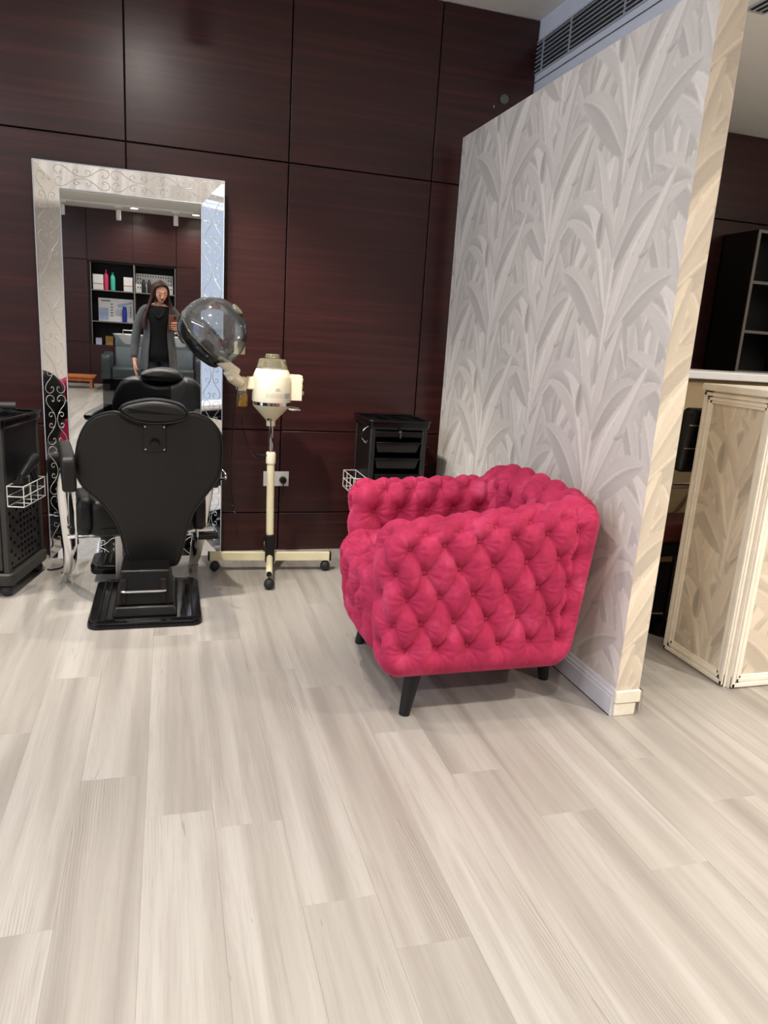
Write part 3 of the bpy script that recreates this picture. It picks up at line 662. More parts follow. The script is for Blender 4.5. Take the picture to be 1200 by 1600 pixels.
for k, x in enumerate([.64, .70, .78, .86, .94, 1.02, 1.10, 1.18]):
    r = []
    for i in range(4):
        y = 2.345+.125*(i+(.5 if k % 2 else 0))
        if y < 2.74: r.append(((x, y, .54) if k else (x, y, .54), (-1, 0, 1) if k == 0 else (0, 0, 1), i+(.5 if k % 2 else 0)))
    rows.append(r)
pre = []
for k, z in enumerate([.27, .35, .43]):
    kk = k+1
    pre.append([((.63, 2.345+.125*(i+(.5 if kk % 2 else 0)), z), (-1, 0, 0), i+(.5 if kk % 2 else 0)) for i in range(4) if 2.345+.125*(i+(.5 if kk % 2 else 0)) < 2.74])
B_, L_ = lattice(pre+rows)
def dfs(P):
    P = P.copy(); t = np.clip((P[:, 0]-.63)/.7, 0, 1); yy = (P[:, 1]-2.53)/.24; P[:, 0] -= .025*(1-yy**2)*(1-t)**2*np.clip((P[:, 2]-.17)/.3, 0, 1); P[:, 2] += -.02*t*(P[:, 2] > .3)
    P[:, 0] += .03*(1-np.clip((P[:, 2]-.17)/.2, 0, 1))*(1-t); return P-ROOT
o, bd, bn = tufted('seat', (.662, 2.30, .17), (1.34, 2.76, .555), .075, B_, L_, dfs, ac); buttons_on(o, bd, bn)
MB().box((.72-1.1, 2.17-2.53, .165), (1.36-1.1, 2.87-2.53, .2)).build('base_frame', 'legw', ac, bev=.01)
for (fx, fy, tx, ty) in ((.797, 2.205, .835, 2.235), (1.447, 2.385, 1.41, 2.36), (.79, 2.83, .83, 2.80), (1.47, 2.84, 1.42, 2.80)):
    MB().tube([(tx-1.1, ty-2.53, .19), (tx*.5+fx*.5-1.1, ty*.5+fy*.5-2.53, .095), (fx-1.1, fy-2.53, 0)], [.034, .027, .0195], 18).build('leg', 'legw', ac)

# ---------------------------------------------------------------- barber chair
bc = thing('barber_chair', 'black leatherette barber chair seen from behind on a rectangular base plate', 'chair', (-.105, 3.40, 0))
BT = Matrix.Translation((.105, -3.40, 0))
L2 = Matrix.Translation((-.105, 3.40, 0)) @ Matrix.Rotation(math.radians(9), 4, 'Z'); 
flat = Matrix(((1, 0, 0, 0), (0, 0, 1, 0), (0, 1, 0, 0), (0, 0, 0, 1)))
MB(BT @ XZ2XY()).slab(rrect(-.345, 3.108, .140, 3.70, .05, 6), [(0, 0), (0, .018), (.004, .026), (.012, .03)]).build('base_plate', 'blkg', bc)
for x in (-.305, -.275, .065, .095): MB(BT).box((x, 3.14, .029), (x+.006, 3.66, .034)).build('tread_rib', 'blk', bc, bev=.002)
MB(BT).frust((-.245, 3.165, .035, 3.62), (-.232, 3.18, .022, 3.60), .03, .075).frust((-.224, 3.192, .014, 3.60), (-.208, 3.215, -.002, 3.56), .075, .232).frust((-.19, 3.42, -.02, 3.58), (-.18, 3.43, -.03, 3.57), .232, .33).build('pedestal_cover', 'blk', bc, bev=.008, seg=3)
for x in (-.196, -.026): MB(BT).box((x-.012, 3.188, .085), (x+.012, 3.23, .195)).build('slot', 'joint', bc, bev=.003)
MB(BT).tube(catmull([(-.200, 3.22, .150), (-.20, 3.185, .148), (-.19, 3.173, .146), (-.11, 3.171, .146), (-.03, 3.173, .146), (-.02, 3.185, .148), (-.02, 3.22, .150)], 4), .0062, 10).build('release_bar', 'chrome', bc)['label'] = 'chrome release bar across the pedestal'
MB(BT).frust((-.19, 3.44, -.01, 3.60), (-.26, 3.45, .06, 3.70), .31, .375).build('seat_mount', 'blk', bc, bev=.01)
# backrest: heart-shaped board leaning back
bo = [(-.141, .202), (-.176, .225), (-.196, .287), (-.214, .379), (-.245, .459), (-.3, .536), (-.354, .593), (-.379, .657), (-.376, .739), (-.353, .828), (-.307, .898), (-.235, .926), (-.196, .921), (-.149, .892), (-.092, .878), (-.002, .885), (.048, .909), (.089, .933), (.123, .929), (.174, .904), (.218, .842), (.229, .749), (.218, .653), (.18, .585), (.119, .496), (.084, .405), (.061, .302), (.039, .218), (.002, .198)]
bo = [(p.x, p.y) for p in catmull([(a, b, 0) for a, b in bo], 3, True)]
SH = Matrix(((1, 0, 0, 0), (0, 1, -.22, 3.404), (0, 0, 1, 0), (0, 0, 0, 1)))
MB(BT @ SH).slab(bo, [(.020, .0), (.010, .001), (.004, .004), (.0, .010), (0, .028), (.004, .034)]).build('backrest_shell', 'lea', bc, sharp=50)
MB(BT @ SH).slab(bo, [(.008, .030), (.001, .040), (.001, .075), (.008, .095), (.03, .105), (.07, .112)]).build('backrest_cushion', 'lea', bc, sharp=60)
MB(BT @ SH).tube([(p[0], .006, p[1]) for p in bo], .0042, 8, closed=True).build('piping', 'piping', bc)
ho = [(-.193, .948), (-.153, .971), (-.058, .989), (.039, .974), (.076, .94), (.068, .914), (.014, .894), (-.059, .888), (-.123, .895), (-.178, .923)]
ho = [(p.x, p.y) for p in catmull([(a, b, 0) for a, b in ho], 4, True)]
MB(BT @ SH).slab(ho, [(.030, -.05), (.014, -.047), (.004, -.036), (0, -.022), (0, .06), (.006, .08), (.02, .09)]).build('headrest', 'lea', bc, sharp=60)
MB(BT @ SH).tube([(p[0], -.034, p[1]) for p in ho], .003, 6, closed=True).build('piping', 'piping', bc)
MB(BT @ SH).box((-.103, -.007, .758), (-.012, .002, .881)).build('headrest_bracket', 'blk', bc, bev=.002)
MB(BT @ SH).cyl((-.057, -.007, .794), (-.057, -.024, .794), .021, .018, 24).cyl((-.057, -.024, .794), (-.057, -.028, .794), .012, .012, 16).build('bracket_knob', 'blkg', bc)
sc_ = MB(BT @ SH)
for x in (-.096, -.019):
    for z in (.77, .87): sc_.cyl((x, -.007, z), (x, -.0095, z), .0035, n=8)
sc_.build('screws', 'steel', bc)
# seat, arms and chrome side frames (turned a little to the left of the base)
LT = BT @ L2
MB(LT @ XZ2XY()).slab(rrect(-.255, .03, .255, .50, .07, 6), [(.02, .335), (.006, .343), (0, .36), (0, .46), (.008, .485), (.03, .5), (.08, .508)]).build('seat', 'lea', bc, sharp=60)
MB(LT @ XZ2XY()).slab(rrect(-.215, .02, .215, .42, .05, 6), [(.0, .37), (0, .345)][::-1]+[(.02, .376)]).build('seat_board', 'blk', bc)
for sx in (-1, 1):
    pts = rrect(-.155, .345, .02, .53, .04, 5)
    MB(LT @ Matrix.Translation((sx*.255, 0, 0)) @ Matrix.Rotation(PI/2, 4, 'Z')).slab(rrect(.03, .33, .30, .52, .06, 5), roundprof(.06, .018, 4, -.03)).build('seat_bolster', 'lea', bc, sharp=60)
    ax = sx*.30-.022
    MB(LT @ Matrix.Translation((ax, 0, 0)) @ Matrix.Rotation(PI/2, 4, 'Z')).slab([(p.x, p.y) for p in catmull([(-.16, .70, 0), (-.155, .60, 0), (-.125, .592, 0), (-.09, .66, 0), (.1, .68, 0), (.30, .685, 0), (.345, .70, 0), (.33, .73, 0), (.1, .74, 0), (-.12, .74, 0)], 4, True)], roundprof(.056, .014, 4, -.028)).build('armrest', 'lea', bc, sharp=60)
    leg = catmull([(ax, -.03, .67), (ax+sx*.012, .03, .63), (ax+sx*.016, .08, .53), (ax+sx*.004, .13, .38), (ax-sx*.004, .20, .22), (ax, .30, .11), (ax+sx*.012, .385, .055), (ax+sx*.016, .42, .0)], 5)
    n_ = len(leg); rad = [.015+.017*math.sin(PI*min(1, i/n_*1.15))+(.008 if i > n_-7 else 0) for i in range(n_)]
    MB(LT).tube(leg, [(r*1.05, r*.8) for r in rad], 14).build('leg', 'chrome', bc)['label'] = 'curved chrome cabriole leg'
    MB(LT).tube([(ax-sx*.03, .05, .66), (ax-sx*.03, .07, .30), (ax-sx*.01, .2, .2)], .008, 8).build('stay_rod', 'chrome', bc)
MB(LT).tube([(-.33, .08, .33), (.33, .08, .33)], .011, 10).build('cross_bar', 'chrome', bc)
MB(LT).cyl((.24, .12, .285), (.36, .12, .285), .018, n=14).build('side_lever', 'blk', bc)
MB(LT).tube(catmull([(.315, .0, .66), (.33, -.07, .655), (.345, -.09, .635), (.345, -.08, .615), (.33, -.06, .61)], 4), .007, 8).build('towel_hook', 'chrome', bc)
MB(BT @ XZ2XY()).slab(rrect(-.385, 3.72, -.17, 3.95, .04, 5), [(.006, .045), (0, .055), (0, .085), (.006, .095)]).build('footrest', 'blkg', bc)
for x in (-.355, -.325, -.295): MB(BT).box((x, 3.75, .094), (x+.008, 3.92, .099)).build('footrest_rib', 'blk', bc, bev=.002)
MB(BT).box((-.25, 3.6, .06), (-.215, 3.78, .1)).box((-.25, 3.55, .1), (-.215, 3.59, .34)).build('footrest_strut', 'steel', bc, bev=.003)

# ---------------------------------------------------------------- hood dryer / steamer on castors
hd = thing('hood_steamer', 'cream hooded hair steamer with smoked clear dome on a castor stand', 'hair dryer', (.527, 3.83, 0))
def H(x, y, z): return (x-.527, y-3.83, z)
HT = Matrix.Translation((-.527, -3.83, 0))
for (ex, ey, lab) in ((.205, 3.865, 0), (.865, 3.815, 0), (.487, 3.53, 0), (.545, 4.09, 0)):
    d = Vector((ex-.53, ey-3.84, 0)); L = d.length; a = math.atan2(d.y, d.x)
    T = HT @ Matrix.Translation((.53, 3.84, .086)) @ Matrix.Rotation(a, 4, 'Z')
    if ey in (3.53, 4.09): MB(T).tube([(0, 0, 0), (L, 0, 0)], .017, 16).build('base_arm', 'cream2', hd); MB(T).cyl((L, 0, 0), (L+.003, 0, 0), .0145, n=14).build('arm_end', 'blk', hd)
    else: MB(T).box((0, -.013, -.024), (L-.004, .013, .024)).build('base_arm', 'cream2', hd, bev=.003); MB(T).box((L-.004, -.014, -.025), (L+.006, .014, .025)).build('end_cap', 'blk', hd, bev=.003)
def castor(T, parent, r=.029, top=.088, mat_='rub', w_=.022):
    o = MB(T).ball((0, 0, r), (r*.95, r*.95, r), 16, 10).cyl((0, 0, r), (0, 0, top), .007, n=10).build('castor', mat_, parent, sharp=60)
    return o
for x, y in ((.235, 3.862), (.84, 3.822), (.49, 3.545), (.543, 4.06)): castor(HT @ Matrix.Translation((x, y, 0)), hd, top=.07)
MB(HT).box((.502, 3.802, .058), (.552, 3.858, .215)).build('base_hub', 'blk', hd, bev=.006)
MB(HT).cyl((.527, 3.83, .2), (.521, 3.83, .625), .0205, n=24).build('post', 'cream2', hd)
MB(HT).lathe([(.0, .0), (.025, 0), (.026, .004), (.026, .052), (.023, .062), (.0, .062)], (.521, 3.83, .607), 24).build('collar', 'cream', hd)
MB(HT).cyl((.498, 3.825, .652), (.462, 3.825, .652), .006, n=10).ball((.455, 3.825, .652), (.01, .014, .014), 10, 8).build('clamp_knob', 'blk', hd)
MB(HT).cyl((.5205, 3.83, .66), (.5185, 3.83, .83), .0125, n=18).build('inner_pole', 'chrome', hd)
hx = .516
MB(HT).lathe([(.0, 0), (.023, 0), (.024, .028), (.028, .032), (.094, .102), (.098, .112)], (hx, 3.83, .808), 40).build('lower_cone', 'cream2', hd)
MB(HT).lathe([(.098, 0), (.1, .001), (.1, .017), (.098, .018)], (hx, 3.83, .919), 40).build('chrome_band', 'chrome', hd)
MB(HT).lathe([(.100, 0), (.102, .004), (.100, .125), (.096, .135), (.083, .165), (.077, .170), (0, .170)], (hx, 3.83, .936), 44).build('housing', 'cream', hd, sharp=40)
vt = MB(HT)
for i in range(11):
    a = math.radians(-112+i*5.2); vt.T = HT @ Matrix.Translation((hx, 3.83, .962)) @ Matrix.Rotation(a, 4, 'Z'); vt.box((.0995, -.0013, 0), (.1022, .0013, .022))
vt.build('vent_slots', 'tag', hd, sharp=None)
tg = MB(HT)
for i in range(5):
    a = math.radians(-54+i*5); tg.T = HT @ Matrix.Translation((hx, 3.83, .962)) @ Matrix.Rotation(a, 4, 'Z'); tg.box((.0995, -.0046, -.002), (.1021, .0046, .024))
tg.build('rating_label', 'tag', hd, sharp=None)['label'] = 'grey rating label'
lg = MB(HT)
for i, (a, z, w_) in enumerate(((-82, .0, .012), (-78, .0, .010), (-75, .001, .004), (-80, -.008, .018), (-73, -.008, .006))):
    lg.T = HT @ Matrix.Translation((hx, 3.83, 1.006)) @ Matrix.Rotation(math.radians(a), 4, 'Z'); lg.box((.0995, -w_/2, z), (.1018, w_/2, z+.0035))
lg.build('printed_mark', 'tag', hd, sharp=None)
MB(HT).lathe([(.078, 0), (.080, .004), (.070, .046), (.064, .050), (.03, .052), (.026, .054), (.026, .060)], (hx, 3.83, 1.104), 36).build('water_tank', 'glass', hd, sharp=30)
MB(HT).lathe([(0, .0), (.036, 0), (.038, .004), (.036, .018), (.03, .022), (0, .022)], (hx, 3.83, 1.157), 30).build('tank_cap', 'glass', hd, sharp=30)
MB(HT).box((.595, 3.79, .955), (.607, 3.88, 1.075)).box((.612, 3.782, .948), (.668, 3.885, 1.078)).box((.607, 3.8, .96), (.612, 3.87, 1.07)).build('control_box', 'cream', hd, bev=.004)
for z in (.985, 1.02, 1.05): MB(HT).cyl((.668, 3.83, z), (.678 if z > 1 else .684, 3.83, z), .012, n=14).build('control_knob', 'cream2', hd)
MB(HT).tube(catmull([(.585, 3.79, .905), (.62, 3.772, .902), (.655, 3.775, .902), (.665, 3.80, .903), (.655, 3.825, .905), (.60, 3.86, .908)], 5), .006, 10).build('towel_rail', 'chrome', hd)
# arm joint, bottle
MB(HT).box((.385, 3.80, .995), (.43, 3.86, 1.06)).build('arm_socket', 'cream', hd, bev=.008, seg=3)
MB(HT).box((.335, 3.795, .985), (.385, 3.865, 1.058)).build('swivel_block', 'cream2', hd, bev=.010, seg=3)
MB(HT).lathe([(0, 0), (.026, 0), (.029, .004), (.029, .058), (.025, .066)], (.365, 3.825, .905), 24).build('oil_bottle', 'amber', hd)
MB(HT).cyl((.365, 3.825, .968), (.365, 3.825, .992), .025, .023, 20).build('bottle_cap', 'glass', hd)
MB(HT).tube([(.345, 3.80, 1.03), (.312, 3.76, 1.055), (.285, 3.74, 1.09)], [(.032, .028), (.034, .03), (.026, .03)], 18).build('swivel_block', 'cream', hd, sharp=60)
MB(HT).tube([(.33, 3.77, 1.075), (.275, 3.73, 1.115), (.235, 3.70, 1.14)], [(.02, .03), (.026, .026), (.018, .022)], 16).build('hood_bracket', 'cream', hd, sharp=60)
MB(HT).ball((.30, 3.742, 1.055), .022, 16, 10).build('tilt_knob', 'cream2', hd)
# dome: sphere cut by the face opening that looks down to the left
DC = Vector((.2115, 3.77, 1.271)); DR = .168
oax = Vector((-.69, .33, -.70)).normalized()
q = oax.to_track_quat('Z', 'Y').to_matrix().to_4x4()
DT = HT @ Matrix.Translation(DC) @ q
def sph(a0, a1, R, n=14): return [(R*math.sin(a0+(a1-a0)*i/n), R*math.cos(a0+(a1-a0)*i/n)) for i in range(n+1)]
c1, c2 = math.acos(.22), math.acos(.60)
MB(DT).lathe(sph(PI, c1, DR, 24), n=56).build('hood_dome', 'smoke', hd, sharp=180)
MB(DT).lathe(sph(c1, c2, DR*1.006, 8), n=56).build('hood_visor', 'visor', hd, sharp=180)['label'] = 'dark lower visor of the dome'
def ring(ang, R, r): return [(R*math.sin(ang)*math.cos(2*PI*k/56), R*math.sin(ang)*math.sin(2*PI*k/56), R*math.cos(ang)) for k in range(56)], r
pth, r = ring(c2, DR*1.006, .0042); MB(DT).tube(pth, r, 8, closed=True).build('rim', 'blk', hd)
pth, r = ring(c1, DR*1.004, .0016); MB(DT).tube(pth, r, 6, closed=True).build('seam_bead', 'glass', hd)
MB(DT).lathe([(.03, -DR*.985), (.03, -DR-.006), (.022, -DR-.008), (.0, -DR-.008)], n=20).build('steam_cap', 'glass', hd)
MB(HT).cbox((.345, 3.80, 1.21), (.03, .05, .05)).cyl((.345, 3.8, 1.17), (.345, 3.8, 1.23), .028, n=18).build('steam_inlet', 'cream2', hd, bev=.006)
MB(HT).tube(catmull([(.336, 3.79, 1.05), (.335, 3.79, .98), (.322, 3.83, .86), (.325, 3.95, .70), (.330, 4.05, .56), (.335, 4.08, .44), (.343, 4.10, .36), (.352, 4.12, .31)], 6), .0026, 6).build('power_cord', 'cord', hd)
MB(HT).cbox((.350, 4.12, .292), (.018, .014, .034)).build('plug', 'cord', hd, bev=.004); MB(HT).cyl((.352, 4.12, .276), (.366, 4.11, .262), .0035, n=6).build('plug_pin', 'chrome', hd)
MB(HT).ball((.498, 3.80, .845), .007, 8, 6).tube(catmull([(.508, 3.775, .852), (.512, 3.79, .80), (.522, 3.80, .74), (.540, 3.81, .68), (.545, 3.85, .655)], 5), .0028, 6).build('mains_cord', 'cord', hd)
MB(HT).tube(catmull([(.40, 4.21, .80), (.42, 4.2, .70), (.46, 4.18, .60), (.505, 4.12, .56), (.54, 4.0, .55)], 5), .0018, 6).build('thin_cord', 'cord', hd)
# wall socket
ws = thing('double_socket', 'white double wall socket with a black plug behind the steamer post', 'socket', (.609, WY-.02, .443))
MB().box((-.075, -.008, -.044), (.075, 0, .044)).build('face_plate', 'socket', ws, bev=.002)
for x in (-.05, .022): MB().box((x-.006, -.011, .006), (x+.006, -.007, .022)).build('rocker_switch', 'socket', ws, bev=.001)
MB(Matrix.Rotation(PI/2, 4, 'X')).lathe([(.0, .0), (.022, 0), (.020, .02), (.016, .03), (0, .03)], (.040, -.006, .007), 20).build('plug', 'blk', ws)
MB().tube(catmull([(.04, -.03, -.02), (.04, -.034, -.08), (.02, -.03, -.14), (-.02, -.025, -.2), (-.05, -.05, -.3), (-.09, -.06, -.40)], 5), .003, 6).build('flex', 'cord', ws)

# ---------------------------------------------------------------- trolleys
def perforated(x, y0, y1, z0, z1, rows, cols, T, holes):
    m = MB(T); ys = np.linspace(y0, y1, 2*cols+2); zs = np.linspace(z0, z1, 2*rows+2)
    for i in range(2*cols+1):
        for k in range(2*rows+1):
            if i % 2 and k % 2 and holes(i, k): continue
            m.add([(x, ys[i], zs[k]), (x, ys[i+1], zs[k]), (x, ys[i+1], zs[k+1]), (x, ys[i], zs[k+1])], [(0, 1, 2, 3)])
    return m
def trolley(name, label, loc, rz, w_, d, h, left, sx):
    """sx: side that carries the wire basket"""
    t = thing(name, label, 'trolley', loc, rz); X, Y = w_/2, d/2
    MB().slab([(0, 0)]*0 or rrect(-X-.012, -Y-.012, X+.012, Y+.012, .03, 4), [(0, .07), (0, .115), (.01, .122)]) if False else None
    MB(XZ2XY()).slab(rrect(-X-.014, -Y-.014, X+.014, Y+.014, .03, 4), [(.004, .062), (0, .07), (0, .112), (.008, .12)]).build('base', 'blkm' if left else 'blk', t)
    for x in (-X+.03, X-.03):
        for y in (-Y+.03, Y-.03): castor(Matrix.Translation((x, y, 0)), t, .03, .07)
    mm = 'blkm' if left else 'drawer'
    for x in (-X, X-.028):
        for y in (-Y, Y-.028): MB().box((x, y, .118), (x+.028, y+.028, h-.035)).build('corner_post', mm, t, bev=.005)
    for sxx in (-1, 1):
        x = sxx*(X-.008)
        MB().box((x-.004, -Y+.02, .42), (x+.004, Y-.02, h-.04)).build('side_panel', 'blk', t, sharp=None)
        o = perforated(x, -Y+.02, Y-.02, .13, .42, 9, 9, Matrix(), lambda i, k: (i//2+k//2) % 2 == 0 or 5 < i < 15).build('perforated_panel', 'blk', t, sharp=None, weld=True)
        s_ = o.modifiers.new('solid', 'SOLIDIFY'); s_.thickness = .003
    MB().box((-X+.02, Y-.012, .12), (X-.02, Y-.004, h-.04)).build('back_panel', 'blk', t, sharp=None)
    if left:
        MB().box((-X+.03, -Y-.002, .13), (X-.03, -Y+.01, .42)).build('cabinet_door', 'blkm', t, bev=.004)
        zs = [.46, .55, .64, .73]
    else: zs = [.14, .23, .32, .41, .50, .59, .68]
    for z in zs:
        b = MB(); b.frust((-X+.05, -Y+.012, X-.05, Y-.03), (-X+.035, -Y+.004, X-.035, Y-.02), z, z+.055); dr = b.build('drawer', 'drawer', t, bev=.006, seg=2)
        MB().box((-X+.03, -Y-.004, z+.052), (X-.03, Y-.02, z+.062)).build('drawer_lip', 'blkg', dr, bev=.003)
    MB().box((-X+.028, -Y-.002, h-.085), (X-.028, -Y+.012, h-.055)).build('lock_rail', 'blk', t, bev=.003)
    # top tray with raised rim and dividers
    MB(XZ2XY()).slab(rrect(-X-.012, -Y-.012, X+.012, Y+.012, .025, 4), [(.012, h-.045), (0, h-.03), (0, h-.005)]).build('tray', 'blkg', t, bev=.0)
    rm = MB().tube([(p[0], p[1], h) for p in rrect(-X-.012, -Y-.012, X+.012, Y+.012, .025, 4)], .007, 8, closed=True)
    rm.box((-.05, -Y, h-.005), (-.044, Y, h+.008)); rm.box((-X, .02, h-.005), (X, .026, h+.008)); rm.box((.05, -Y, h-.005), (.056, .02, h+.008)); rm.build('tray_rim', 'blkg', t, sharp=50)
    # wire basket
    bx0, bx1, by0, by1, bz0, bz1 = sx*(X+.005), sx*(X+.078), -Y+.01, -Y+.26, .44, .535
    wb_ = MB(); r = .0024
    for z in (bz0, (bz0+bz1)/2, bz1): wb_.tube([(bx0, by0, z), (bx1, by0, z), (bx1, by1, z), (bx0, by1, z)], r, 6, closed=True)
    for y in (by0, by0+.08, by0+.16, by1):
        for x in ((bx0, bx1) if y in (by0, by1) else (bx1,)): wb_.tube([(x, y, bz0), (x, y, bz1)], r, 6)
        wb_.tube([(bx0, y, bz0), (bx1, y, bz0)], r, 6)
    wb_.tube([(bx1, by0, bz0), (bx1, by1, bz0)], r, 6).build('wire_basket', 'wire', t)['label'] = 'white wire basket on the trolley side'
    return t, (X, Y)
TL = (-.832, 3.79, 0); RZL = math.radians(-12)
tl, (X, Y) = trolley('salon_trolley', 'charcoal wheeled salon trolley at the left edge beside the mirror', TL, RZL, .33, .42, .835, True, 1)
TW = Matrix.Translation(TL) @ Matrix.Rotation(RZL, 4, 'Z')
def put(o, T):
    o.matrix_world = T; return o
def T_(x, y, z, rz=0, rx=0, ry=0, W_=None): return (W_ or TW) @ Matrix.Translation((x, y, z)) @ Matrix.Rotation(rz, 4, 'Z') @ Matrix.Rotation(ry, 4, 'Y') @ Matrix.Rotation(rx, 4, 'X')
def place(t, T): t.location = T.to_translation(); t.rotation_euler = T.to_euler()
hdx = thing('hair_dryer', 'black hand hair dryer lying in the wire basket of the left trolley', 'hair dryer')
MB().tube([(0, -.10, 0), (0, -.02, .005), (0, .05, .005), (0, .085, 0)], [.018, .026, .032, .027], 20).build('barrel', 'blk', hdx)
MB().tube([(0, -.14, 0), (0, -.10, 0)], [(.03, .010), (.022, .02)], 18).build('nozzle', 'blkg', hdx)
MB().tube([(0, .03, -.02), (0, .045, -.08), (0, .06, -.13)], [(.018, .02), (.015, .018), (.014, .016)], 14).build('handle', 'blk', hdx, sharp=60)
MB().tube(catmull([(0, .06, -.13), (.01, .09, -.145), (.03, .11, -.10), (.04, .12, -.03)], 5), .004, 6).build('cord', 'cord', hdx)
place(hdx, T_(X+.044, -.05, .60, rz=.0, rx=.35))
hb = thing('hair_clipper', 'black corded clipper lying on the tray of the left trolley', 'clipper')
MB().tube([(0, -.08, .017), (0, -.02, .02), (0, .05, .02), (0, .085, .016)], [(.017, .012), (.022, .017), (.02, .016), (.024, .012)], 14).build('body', 'blkg', hb, sharp=60)
MB().box((-.022, .085, .010), (.022, .10, .016)).build('blade', 'steel', hb, bev=.001)
place(hb, T_(.10, -.08, .8385, rz=.7))
for i, (x, y, a, l) in enumerate(((-.10, -.10, .3, 'black comb lying nearest the front on the left trolley tray'), (.09, .10, -.9, 'black comb lying at the back right of the left trolley tray'))):
    c_ = thing('comb', l, 'comb', group='combs on the left trolley'); MB().box((-.09, -.004, 0), (.09, .006, .005)).build('spine', 'blk', c_, bev=.001)
    m = MB()
    for k in range(36): m.box((-.088+k*.005, -.026, .001), (-.0855+k*.005, -.004, .004))
    stuff(m.build('teeth', 'blk', c_, sharp=None)); place(c_, T_(x, y, .8405, rz=a))
br = thing('round_brush', 'round black hair brush on the left trolley tray', 'brush')
MB().tube([(-.11, 0, .02), (-.02, 0, .02), (0, 0, .02)], [.009, .007, .01], 12).build('handle', 'blk', br); MB().tube([(0, 0, .022), (.09, 0, .022)], .021, 16).build('bristle_barrel', 'rub', br)
place(br, T_(.0, .12, .836, rz=.4))
TR = (1.215, 3.955, 0)
tr, (X2, Y2) = trolley('salon_trolley', 'black drawer trolley standing behind the pink armchair against the wall', TR, 0, .325, .345, .855, False, -1)
MB().cyl((.0, -Y2-.004, .80), (.0, -Y2-.016, .80), .008, n=12).box((-.003, -Y2-.022, .765), (.005, -Y2-.016, .80)).build('lock_key', 'chrome', tr)['label'] = 'small chrome key in the lock'
MB().tube([(X2+.035+.03*math.cos(a/10*2*PI), -.02+.03*math.sin(a/10*2*PI), .70) for a in range(10)], .004, 6, closed=True).tube([(X2, -.02, .70), (X2+.006, -.02, .70)], .006, 6).build('holder_ring', 'blk', tr)
MB().tube([(X2+.035+.03*math.cos(a/10*2*PI), -.02+.03*math.sin(a/10*2*PI), .60) for a in range(10)], .004, 6, closed=True).tube([(X2, -.02, .60), (X2+.006, -.02, .60)], .006, 6).build('holder_ring', 'blk', tr)
MB().tube(catmull([(-X2-.004, -.13, .82), (-X2-.03, -.13, .80), (-X2-.035, -.12, .76), (-X2-.01, -.12, .73), (-X2-.002, -.12, .74)], 4), .004, 6).build('tool_hook', 'chrome', tr)
lc = tag(MB().tube(catmull([(-.615, 3.95, .006), (-.59, 3.945, .006), (-.545, 3.99, .006), (-.535, 4.06, .03), (-.56, 4.10, .12), (-.50, 4.12, .20), (-.49, 4.11, .30)], 6), .004, 8).build('power_cord', 'cord'), 'black cord trailing on the floor between the left trolley and the mirror', 'cord')

# ---------------------------------------------------------------- reception desk, counter and chair behind the partition
rd = thing('reception_desk', 'cream moulded reception desk with leaf wallpaper panels right of the partition', 'desk', (2.165, 2.18, 0))
DH = 1.19
MB().box((.012, .012, .0), (1.2, .385, DH-.02)).build('carcass', 'moulding', rd, sharp=None)
def face_frame(o, ux, L, H_, off, wl=.05, wr=.05):
    ux = Vector(ux); n = Vector((ux.y, -ux.x, 0)); o = Vector(o)   # n looks outwards
    def barT(a, b, z0, z1, dep0, dep1):
        p = [o+ux*a, o+ux*b]; vs = []
        for q in p:
            for dd in (dep0, dep1): vs.append((*(q+n*dd).xy, z0)); vs.append((*(q+n*dd).xy, z1))
        return vs, [(0, 1, 3, 2), (4, 6, 7, 5), (0, 4, 5, 1), (2, 3, 7, 6), (0, 2, 6, 4), (1, 5, 7, 3)]
    steps = [(0, 1, .014), (.12, .42, .022), (.52, .78, .018)]
    for (a, b, w_, ver) in ((0, wl, wl, 1), (L-wr, L, wr, 2), (0, .055, .055, 3), (H_-.05, H_, .05, 4)):
        m = MB()
        for f0, f1, dep in steps:
            if ver == 1: v, f = barT(a+f0*w_, a+f1*w_, f0*.055, H_-f0*.05, 0, dep)
            elif ver == 2: v, f = barT(b-f1*w_, b-f0*w_, f0*.055, H_-f0*.05, 0, dep)
            elif ver == 3: v, f = barT(wl*f0+.001, L-wr*f0-.001, f0*w_, f1*w_, 0, dep)
            else: v, f = barT(wl*f0+.001, L-wr*f0-.001, H_-f1*w_, H_-f0*w_, 0, dep)
            m.add(v, f)
        m.build('moulding', 'moulding', rd, bev=.0015)
    paper_sheet('wallpaper_panel', tuple(o+n*.006+ux*(wl-.004)+Vector((0, 0, .05))), tuple(ux), (0, 0, 1), L-wl-wr+.008, H_-.095, 'paper_warm', rd, off=off, step=.005, gain=.98)
face_frame((.012, .398, .0), (0, -1, 0), .386, DH-.02, (.05, .10))
face_frame((.012, .012, .0), (1, 0, 0), 1.19, DH-.02, (.52, .32), .05, .05)
MB().box((-.022, -.022, DH-.02), (1.21, .40, DH+.008)).build('desk_top', 'moulding', rd, bev=.006, seg=3)
rc = thing('back_counter', 'beige counter with a white top behind the reception desk', 'counter', (3.2, 3.2, 0))
MB().box((-1.3, -.23, .28), (1.15, .1, 1.20)).build('counter_front', 'cream_wall', rc, sharp=None)
MB().box((-1.3, -.22, .0), (1.15, .1, .28)).build('plinth', 'joint', rc, sharp=None)
MB().box((-1.35, -.26, 1.20), (1.2, .16, 1.238)).build('counter_top', 'wht', rc, bev=.006, seg=3)
sc2 = thing('salon_chair', 'black salon chair with chrome arm half hidden behind the reception desk', 'chair', (2.345, 2.79, 0), math.radians(2))
MB(Matrix.Rotation(.08, 4, 'X')).slab(rrect(-.24, .82, .24, 1.10, .03, 5), roundprof(.06, .02, 4, -.11)).build('backrest', 'blkg', sc2, sharp=60)
